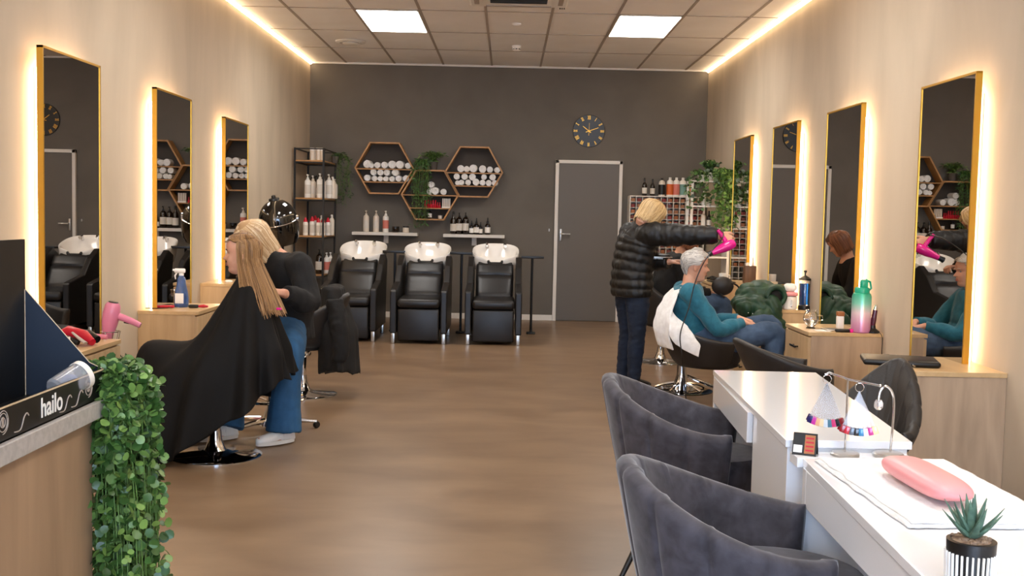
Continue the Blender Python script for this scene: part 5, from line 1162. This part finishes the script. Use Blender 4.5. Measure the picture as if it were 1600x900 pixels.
# --- grey-haired client on the right
PY = 7.87
J = dict(root=(1.45, PY, 0), head=((1.355, PY, .985), 0, 6, 0, 1.0), neck=(1.315, PY, .845), chest=(1.30, PY, .72), waist=(1.33, PY, .56), pelvis=(1.40, PY, .455), shL=(1.30, PY+.165, .79), shR=(1.30, PY-.165, .79),
    elR=(1.49, PY-.22, .545), wrR=(1.70, PY-.10, .585), elL=(1.49, PY+.2, .56), wrL=(1.70, PY+.06, .60), handR=((.9, .35, -.22), (0, .1, -1), 38, 3), handL=((.9, -.3, -.2), (0, -.1, -1), 35, 3),
    hipR=(1.43, PY-.10, .435), hipL=(1.43, PY+.10, .435), knR=(1.905, PY-.115, .51), knL=(1.93, PY+.10, .545), anR=(1.93, PY-.12, .09), anL=(1.97, PY+.10, .09), toeR=(1, -.1, 0), toeL=(1, .1, 0))
p4, T, A, lat = person(J, 'seated person with short silver hair, teal sweater and blue jeans, under the dryer', M['skin2'], .0042)
face_parts(p4, T, M['hair_grey'], mat('rose lips', 'b5655c', .45))
def f(b):
    torso(b, [A(J['pelvis'])+V((0, 0, -.03)), A(J['waist'])+V((-.01, 0, -.02)), A(J['waist'])+V((-.01, 0, .06)), A(J['chest']), lerp(A(J['chest']), A(J['neck']), .7), A(J['neck'])+V((-.005, 0, .0))], lat, [.185, .185, .17, .178, .15, .078], [.15, .145, .13, .13, .105, .07])
    for s in 'LR': limb(b, [lerp(A(J['sh'+s]), A(J['chest']), .4), A(J['sh'+s]), lerp(A(J['sh'+s]), A(J['el'+s]), .5), A(J['el'+s]), lerp(A(J['el'+s]), A(J['wr'+s]), .5), lerp(A(J['el'+s]), A(J['wr'+s]), .93)], [.07, .072, .064, .058, .052, .040])
garment('sweater', M['teal'], p4, f, .007, .009, 11)
def f(b):
    b.tube([A(J['pelvis'])+V((-.05, 0, .06)), A(J['pelvis'])+V((0, 0, -.02)), A(J['pelvis'])+V((.03, 0, -.07))], [.19, .195, .16], 24, u=(0, 1, 0), rb=[.13, .155, .12])
    for s in 'LR': limb(b, [lerp(A(J['hip'+s]), A(J['pelvis']), .3), lerp(A(J['hip'+s]), A(J['kn'+s]), .5), A(J['kn'+s])+V((0, 0, .005)), lerp(A(J['kn'+s]), A(J['an'+s]), .3), lerp(A(J['kn'+s]), A(J['an'+s]), .95)], [.122, .094, .076, .072, .06])
garment('jeans', M['jeans'], p4, f, .007, .009, 13)
for s in 'LR': shoe(A(J['an'+s]), J['toe'+s], M['blackp'], p4, M['blackm'])
short_hair(T, M['hair_grey'], p4)
# white towel over her shoulders and the chair back
b = MB(); rows = []
def sheet(ctrl, nu=10, nv=14, amp=.006, seed=1, th_=.007):
    g = [spline(r_, nu) for r_ in ctrl]; cols_ = [spline([r_[i] for r_ in g], nv) for i in range(len(g[0]))]
    vs_ = []; n = len(cols_); m_ = len(cols_[0])
    for i in range(n):
        for j in range(m_): p = cols_[i][j]; vs_.append(p+V((noise.noise(p*14+V((seed, 0, 0))), noise.noise(p*14+V((0, seed, 9))), noise.noise(p*12)*.6))*amp)
    return vs_, [(i*m_+j, i*m_+j+1, (i+1)*m_+j+1, (i+1)*m_+j) for i in range(n-1) for j in range(m_-1)]
tw_ = root('draped_towel', (1.2, PY, .6), 'white towel draped over the grey-haired client and the chair back', 'towel'); o_ = V((1.2, PY, .6))
for ctrl, sd in (([[(1.275, PY+.13, .835), (1.20, PY+.10, .80), (1.13, PY+.06, .70), (1.085, PY+.02, .60), (1.09, PY, .50), (1.11, PY, .42)],
                  [(1.24, PY, .83), (1.165, PY-.02, .79), (1.10, PY-.04, .70), (1.06, PY-.08, .60), (1.06, PY-.10, .50), (1.09, PY-.10, .41)],
                  [(1.245, PY-.12, .825), (1.20, PY-.165, .78), (1.17, PY-.215, .70), (1.14, PY-.26, .60), (1.14, PY-.28, .50), (1.16, PY-.28, .40)]], 1),
                 ([[(1.155, PY-.19, .69), (1.14, PY-.27, .60), (1.13, PY-.30, .52), (1.18, PY-.30, .44)], [(1.20, PY-.21, .62), (1.22, PY-.285, .55), (1.24, PY-.31, .48), (1.25, PY-.315, .40)], [(1.27, PY-.24, .57), (1.31, PY-.29, .50), (1.35, PY-.315, .44), (1.34, PY-.32, .36)]], 3)):
    vs_, fs_ = sheet(ctrl, 8, 10, .01, sd); b = MB(); b.add([v-o_ for v in vs_], fs_); q_ = b.build('towel_fold', M['towel'], tw_, ang=80); s = q_.modifiers.new('t', 'SOLIDIFY'); s.thickness = .009

# --- standing stylist on the right
SY = 8.42
J = dict(root=(.97, SY, 0), head=((1.095, SY-.05, 1.345), 15, 42, -8, 1.0), neck=(1.035, SY-.02, 1.245), chest=(1.0, SY, 1.12), waist=(.965, SY, .93), pelvis=(.96, SY, .80), shL=(.955, SY+.15, 1.19), shR=(1.075, SY-.15, 1.19),
    elR=(1.33, SY-.25, 1.195), wrR=(1.565, SY-.33, 1.195), elL=(1.04, SY+.10, .98), wrL=(1.235, SY-.10, .985), handR=((.80, -.15, -.35), (.2, .9, -.3), 62, 2), handL=((.9, -.3, .1), (0, -.2, -1), 55, 2),
    hipR=(1.0, SY-.07, .78), hipL=(.93, SY+.07, .78), knR=(1.0, SY-.10, .44), knL=(.95, SY+.08, .44), anR=(.985, SY-.10, .085), anL=(.92, SY+.08, .085), toeR=(.8, .6, 0), toeL=(.75, .65, 0))
p3, T, A, lat = person(J, 'standing person with blond hair, black puffer jacket and dark jeans, holding a pink dryer', M['skin2'], .0052)
face_parts(p3, T, M['hair_gold'], mat('soft lips', 'b5655c', .45))
def puffs(sp, rad, pitch, amp):
    L = 0; out = []
    for i, p in enumerate(sp):
        if i: L += (sp[i]-sp[i-1]).length
        out.append(rad[i]*(1+amp*(abs(sin(pi*L/pitch))**.6-.6)))
    return out
def f(b):
    pts = [A(J['pelvis'])+V((0, 0, -.09)), A(J['pelvis'])+V((0, 0, .0)), A(J['waist']), A(J['chest']), lerp(A(J['chest']), A(J['neck']), .65), A(J['neck'])+V((0, 0, .015))]
    sp = spline(pts, 16); a_ = puffs(sp, smoothr([.185, .19, .18, .195, .15, .07], 16), .066, .07); b_ = puffs(sp, smoothr([.145, .15, .15, .15, .12, .065], 16), .066, .10); b.tube(sp, a_, 36, u=lat, rb=b_)
    for s in 'LR':
        pts = [lerp(A(J['sh'+s]), A(J['chest']), .45), A(J['sh'+s]), lerp(A(J['sh'+s]), A(J['el'+s]), .5), A(J['el'+s]), lerp(A(J['el'+s]), A(J['wr'+s]), .5), lerp(A(J['el'+s]), A(J['wr'+s]), .96)]
        sp = spline(pts, 16); b.tube(sp, puffs(sp, smoothr([.09, .092, .086, .078, .070, .054], 16), .085, .08), 28)
    b.tube([A(J['neck'])+V((-.02, 0, -.04)), A(J['neck'])+V((.005, 0, .05))], [.09, .075], 24)
garment('puffer_jacket', M['puffer'], p3, f, .0065, .008, 16, it=2)
def f(b):
    pe = A(J['pelvis']); torso(b, [pe+V((0, 0, .06)), pe+V((0, 0, -.05)), pe+V((0, 0, -.11))], lat, [.17, .175, .14], [.12, .125, .10])
    for s in 'LR': limb(b, [lerp(A(J['hip'+s]), pe, .3), lerp(A(J['hip'+s]), A(J['kn'+s]), .4), A(J['kn'+s]), lerp(A(J['kn'+s]), A(J['an'+s]), .35), A(J['an'+s])+V((0, 0, -.01))], [.10, .092, .066, .064, .05])
garment('jeans', M['djeans'], p3, f, .007, .005, 20, st=(1, 1, 1.6))
for s in 'LR': shoe(A(J['an'+s]), J['toe'+s], M['blackp'], p3, M['white'])
hair('hair', T, M['hair_gold'], p3, lambda d: .03 if d < R(45) else (-.09 if d < R(110) else -.105), n=900, seed=8, grow=.010, front=44, sweep=.6, jit=.022, wid=.0045, flare=.06, inward=.22)
# her pink dryer and a comb
b1 = V((-.90, -.05, -.42)).normalized(); z1_ = V((.42, 0, -.9)); z1_ = (z1_-b1*z1_.dot(b1)).normalized(); Mx = Matrix((b1, z1_.cross(b1), z1_)).transposed().to_4x4(); Mx.translation = V((1.60, 8.05, 1.115))
dk = dryer('hair_dryer', (0, 0, 0), (0, 0, 0), M['hotpink'], 'hot pink hair dryer held over the silver-haired client'); dk.matrix_world = Mx @ Matrix.Scale(.85, 4)
dk.location = Mx.translation; dk.rotation_euler = Mx.to_euler(); dk.scale = (.88,)*3
cord([(1.565, 8.06, 1.235), (1.53, 7.80, 1.19), (1.39, 7.66, 1.04), (1.315, 7.63, .88), (1.27, 7.60, .70), (1.21, 7.56, .52), (1.22, 7.54, .38), (1.25, 7.6, .2), (1.28, 7.62, .006)], 'long black dryer cord hanging down in front of the seated client', .0042)
cmb = root('comb', (1.17, 8.30, 1.02), 'thin silver comb in the left hand of the puffer-jacket stylist', 'comb')
b = MB(); b.rbox(-.10, .08, -.0025, .0025, -.004, .004, r=.0024); b.build('spine', M['steel'], cmb); b = MB()
for k in range(26): b.box(-.098+.0042*k, -.0965+.0042*k, -.001, .001, -.015, -.003)
b.build('teeth', M['steel'], cmb, smooth=False)

# --- client behind with brown hair
QY = 9.95
J = dict(root=(1.5, QY, 0), head=((1.66, QY, 1.12), 5, 32, 0, 1.0), neck=(1.57, QY, .985), chest=(1.50, QY, .85), waist=(1.43, QY, .65), pelvis=(1.42, QY, .53), shL=(1.52, QY+.17, .93), shR=(1.52, QY-.17, .93),
    elR=(1.62, QY-.2, .68), wrR=(1.84, QY-.1, .65), elL=(1.62, QY+.2, .68), wrL=(1.84, QY+.1, .65), handR=((.9, .2, -.2), (0, 0, -1), 30, 3), handL=((.9, -.2, -.2), (0, 0, -1), 30, 3),
    hipR=(1.46, QY-.1, .52), hipL=(1.46, QY+.1, .52), knR=(1.94, QY-.12, .56), knL=(1.94, QY+.12, .56), anR=(1.99, QY-.12, .09), anL=(1.99, QY+.12, .09), toeR=(1, 0, 0), toeL=(1, 0, 0))
p5, T, A, lat = person(J, 'seated person with brown hair and dark top, mostly hidden behind the silver-haired client', M['skin'], .008)
def f(b):
    torso(b, [A(J['pelvis'])+V((0, 0, -.04)), A(J['pelvis'])+V((0, 0, .03)), A(J['waist']), A(J['chest']), lerp(A(J['chest']), A(J['neck']), .7), A(J['neck'])], lat, [.19, .19, .18, .19, .15, .075], [.15, .15, .14, .14, .11, .07])
    for s in 'LR': limb(b, [lerp(A(J['sh'+s]), A(J['chest']), .4), A(J['sh'+s]), lerp(A(J['sh'+s]), A(J['el'+s]), .5), A(J['el'+s]), lerp(A(J['el'+s]), A(J['wr'+s]), .92)], [.075, .075, .066, .06, .045])
garment('top', M['bfab'], p5, f, .011, .01, 12)
def f(b):
    for s in 'LR': limb(b, [lerp(A(J['hip'+s]), A(J['pelvis']), .4), lerp(A(J['hip'+s]), A(J['kn'+s]), .5), A(J['kn'+s]), lerp(A(J['kn'+s]), A(J['an'+s]), .35), lerp(A(J['kn'+s]), A(J['an'+s]), .95)], [.105, .09, .076, .07, .058])
garment('jeans', M['jeans'], p5, f, .010, .008, 13)
for s in 'LR': shoe(A(J['an'+s]), J['toe'+s], M['blackp'], p5, M['white'])
hair('hair', T, M['hair_brown'], p5, lambda d: .03 if d < R(50) else -.10, n=380, seed=11, grow=.014, front=45, sweep=.5, wid=.006, inward=.1)
hb_ = root('handbag', (1.93, QY-.17, .66), 'round black handbag on the lap of the brown-haired client', 'bag')
b = MB(); b.ball((0, 0, .06), (.10, .055, .085), 12); b.build('pouch', M['bleather'], hb_)
MB().tube([(.09*cos(R(t))+.06, -.03, .02+.07*sin(R(t))) for t in range(-60, 241, 20)], .008, 8).build('handle', M['blackp'], hb_)

# --- client in the cape, left
CY = 5.86
J = dict(root=(-1.45, CY, 0), head=((-1.42, CY, 1.086), 183, 3, 0, .97), neck=(-1.375, CY, .935), chest=(-1.36, CY, .81), waist=(-1.39, CY, .64), pelvis=(-1.43, CY, .55), shL=(-1.37, CY-.095, .84), shR=(-1.37, CY+.095, .84),
    elR=(-1.42, CY+.12, .66), wrR=(-1.52, CY+.04, .56), elL=(-1.42, CY-.12, .66), wrL=(-1.52, CY-.04, .56), handR=((-.9, -.2, -.1), (0, 0, -1), 30, 3), handL=((-.9, .2, -.1), (0, 0, -1), 30, 3),
    hipR=(-1.47, CY+.1, .54), hipL=(-1.47, CY-.1, .54), knR=(-1.84, CY+.1, .50), knL=(-1.84, CY-.1, .50), anR=(-1.93, CY+.1, .10), anL=(-1.93, CY-.1, .10), toeR=(-1, 0, 0), toeL=(-1, 0, 0))
p1, T, A, lat = person(J, 'seated person in profile with long light brown hair, wrapped in a black cape', M['skin2'], .0042)
def f(b):
    for s in 'LR': limb(b, [lerp(A(J['hip'+s]), A(J['pelvis']), .4), lerp(A(J['hip'+s]), A(J['kn'+s]), .5), A(J['kn'+s]), lerp(A(J['kn'+s]), A(J['an'+s]), .4), lerp(A(J['kn'+s]), A(J['an'+s]), .95)], [.095, .08, .066, .064, .055])
garment('trousers', M['bfab'], p1, f, .010, .005, 13)
face_parts(p1, T, mat('dark brow', '5a4130', .6), mat('pink lips', 'c06a62', .45))
for s in 'LR': shoe(A(J['an'+s]), J['toe'+s], M['blackp'], p1, M['blackm'])
hair('hair', T, M['hair_long'], p1, lambda d: -.12 if d < R(50) else (-.27 if d < R(105) else -.33), n=1000, seed=3, grow=.006, front=84, sweep=.30, wid=.0046, jit=.03, flare=.26, hairline=.070, shift=.16)
prof = {0: [(.065, .955), (.10, .885), (.17, .77), (.29, .615), (.53, .60), (.60, .44), (.60, .13)], 45: [(.066, .955), (.115, .89), (.185, .78), (.30, .63), (.44, .46), (.52, .2), (.55, .015)],
        90: [(.068, .955), (.125, .90), (.185, .80), (.24, .68), (.30, .52), (.33, .38), (.36, .25)], 135: [(.066, .955), (.115, .90), (.155, .79), (.195, .68), (.25, .58), (.265, .5), (.28, .42)],
        180: [(.062, .955), (.085, .89), (.11, .79), (.14, .68), (.15, .58), (.155, .5), (.165, .43)]}
prof[225] = prof[135]; prof[270] = prof[90]; prof[315] = prof[45]; prof[360] = prof[0]
b = MB(); cols_ = []; NA = 216
for i in range(NA):
    ph = 360*i/NA; k = int(ph//45)*45; t = (ph-k)/45; t = t*t*(3-2*t); pr_ = [(lerp(a[0], c[0], t), lerp(a[1], c[1], t)) for a, c in zip(prof[k], prof[k+45])]
    sp = spline([(q[0], 0, q[1]) for q in pr_], 7); g = []
    for j, q in enumerate(sp):
        u = j/(len(sp)-1); am = .012*u+.05*u*u; fo = sin(R(ph)*11+1.5*u)+.6*sin(R(ph)*17+2.3)+.5*sin(R(ph)*6-u*2)
        rr = q.x+am*fo*.55; dx, dy = -cos(R(ph)), -sin(R(ph)); ecc = 1
        g.append(A(V((-1.378+rr*dx, CY+rr*dy, max(q.z+.012*u*sin(R(ph)*8), .012)))))
    cols_.append(g)
b.loft(cols_, cap=False, closed=False, loop=True); cp = b.build('cape', M['cape'], p1, ang=180); s = cp.modifiers.new('t', 'SOLIDIFY'); s.thickness = .003
b = MB(); b.tube([A(V((-1.378+.062*cos(R(t)), CY+.062*sin(R(t)), .958))) for t in range(0, 361, 15)], .009, 8); b.build('cape_collar', M['blackp'], p1)
clp = MB().rbox(-.014, .014, -.004, .004, -.006, .006, r=.003).build('hair_clip', M['hotpink']); clp.location = (-1.195, CY-.12, .80); tag(clp, 'small hot pink clip hanging behind the cape client', 'clip')

# --- seated stylist, left
J = dict(root=(-1.35, 6.45, 0), head=((-1.475, 6.35, 1.145), 212, 40, 0, .98), neck=(-1.345, 6.40, 1.055), chest=(-1.30, 6.44, .93), waist=(-1.31, 6.50, .76), pelvis=(-1.335, 6.53, .655), shL=(-1.20, 6.31, 1.005), shR=(-1.43, 6.56, 1.0),
    elL=(-1.125, 6.19, .80), wrL=(-1.235, 6.01, .865), elR=(-1.55, 6.5, .80), wrR=(-1.50, 6.25, .90), handL=((-.85, -.1, .10), (-.1, .25, -1), 45, 2), handR=((.3, -.9, .2), (0, .2, -1), 45, 3),
    hipL=(-1.27, 6.44, .64), hipR=(-1.41, 6.56, .64), knL=(-1.225, 6.16, .50), knR=(-1.56, 6.34, .50), anL=(-1.245, 6.13, .085), anR=(-1.585, 6.20, .085), toeL=(-.75, -.66, 0), toeR=(-.8, -.6, 0))
p2, T, A, lat = person(J, 'seated stylist with blond bob, black jacket, wide blue jeans and white sneakers', M['skin'], .0048)
def f(b):
    torso(b, [A(J['pelvis'])+V((.02, 0, -.10)), A(J['pelvis'])+V((.02, -.0, .0)), A(J['waist'])+V((.015, 0, 0)), A(J['chest'])+V((.01, 0, 0)), lerp(A(J['chest']), A(J['neck']), .75), A(J['neck'])+V((.01, .01, .02))], lat, [.20, .195, .18, .185, .14, .075], [.15, .15, .14, .135, .11, .065])
    for s in 'LR': limb(b, [lerp(A(J['sh'+s]), A(J['chest']), .4), A(J['sh'+s]), lerp(A(J['sh'+s]), A(J['el'+s]), .5), A(J['el'+s]), lerp(A(J['el'+s]), A(J['wr'+s]), .5), lerp(A(J['el'+s]), A(J['wr'+s]), .88)], [.075, .078, .072, .070, .062, .05])
garment('jacket', M['bfab'], p2, f, .0075, .011, 11)
def f(b):
    b.tube([A(J['pelvis'])+V((0, 0, .03)), A(J['pelvis'])+V((0, 0, -.06))], [.165, .15], 20)
    for s in 'LR': limb(b, [lerp(A(J['hip'+s]), A(J['pelvis']), .3), lerp(A(J['hip'+s]), A(J['kn'+s]), .5), A(J['kn'+s])+V((0, 0, .0)), lerp(A(J['kn'+s]), A(J['an'+s]), .4), lerp(A(J['kn'+s]), A(J['an'+s]), .85), lerp(A(J['kn'+s]), A(J['an'+s]), 1.03)], [.10, .095, .088, .082, .092, .098])
garment('jeans', M['bjeans'], p2, f, .007, .009, 12, st=(1, 1, .35))
for s in 'LR':
    sh_ = shoe(A(J['an'+s])+V(J['toe'+s])*.0, J['toe'+s], M['white'], p2, M['whitep'], 'sneaker')
    td = V(J['toe'+s]).normalized(); lt_ = V((-td.y, td.x, 0)); b = MB(); c = A(J['an'+s])
    for k in range(4): q = V((c.x, c.y, c.z-.078))+td*(.03+.022*k)+V((0, 0, .086-.010*k)); b.tube([q-lt_*.02, q+V((0, 0, .006)), q+lt_*.02], .0026, 6)
    q = V((c.x, c.y, c.z-.078))+td*.02+V((0, 0, .09)); b.tube(spline([q, q+lt_*.04+V((0, 0, -.01)), q+lt_*.035+V((0, 0, -.045)), q+lt_*.02+V((0, 0, -.01))], 5), .0024, 6); b.build('laces', M['white'], sh_)
hair('hair', T, M['hair_bob'], p2, lambda d: .0 if d < R(40) else (-.13 if d < R(90) else -.125), n=1000, seed=17, grow=.015, front=44, sweep=.9, wid=.0048, jit=.018, flare=.05, inward=.14)
# clippers and comb she works with
tm = root('hair_trimmer', (-1.33, 5.99, .90), 'black and silver trimmer in the hand of the seated stylist', 'trimmer')
b = MB(); b.tube([(0, 0, -.08), (-.004, 0, -.02), (0, 0, .05)], [.012, .019, .017], 14); b.build('body', M['blackp'], tm); b = MB(); b.rbox(-.018, .018, -.008, .008, .048, .066, r=.004); b.build('blade', M['chrome'], tm)
cord([(-1.33, 5.99, .82), (-1.31, 5.90, .72), (-1.24, 5.88, .66), (-1.215, 5.95, .58), (-1.22, 6.02, .50)], 'thin black trimmer cord hanging beside the cape', .003)
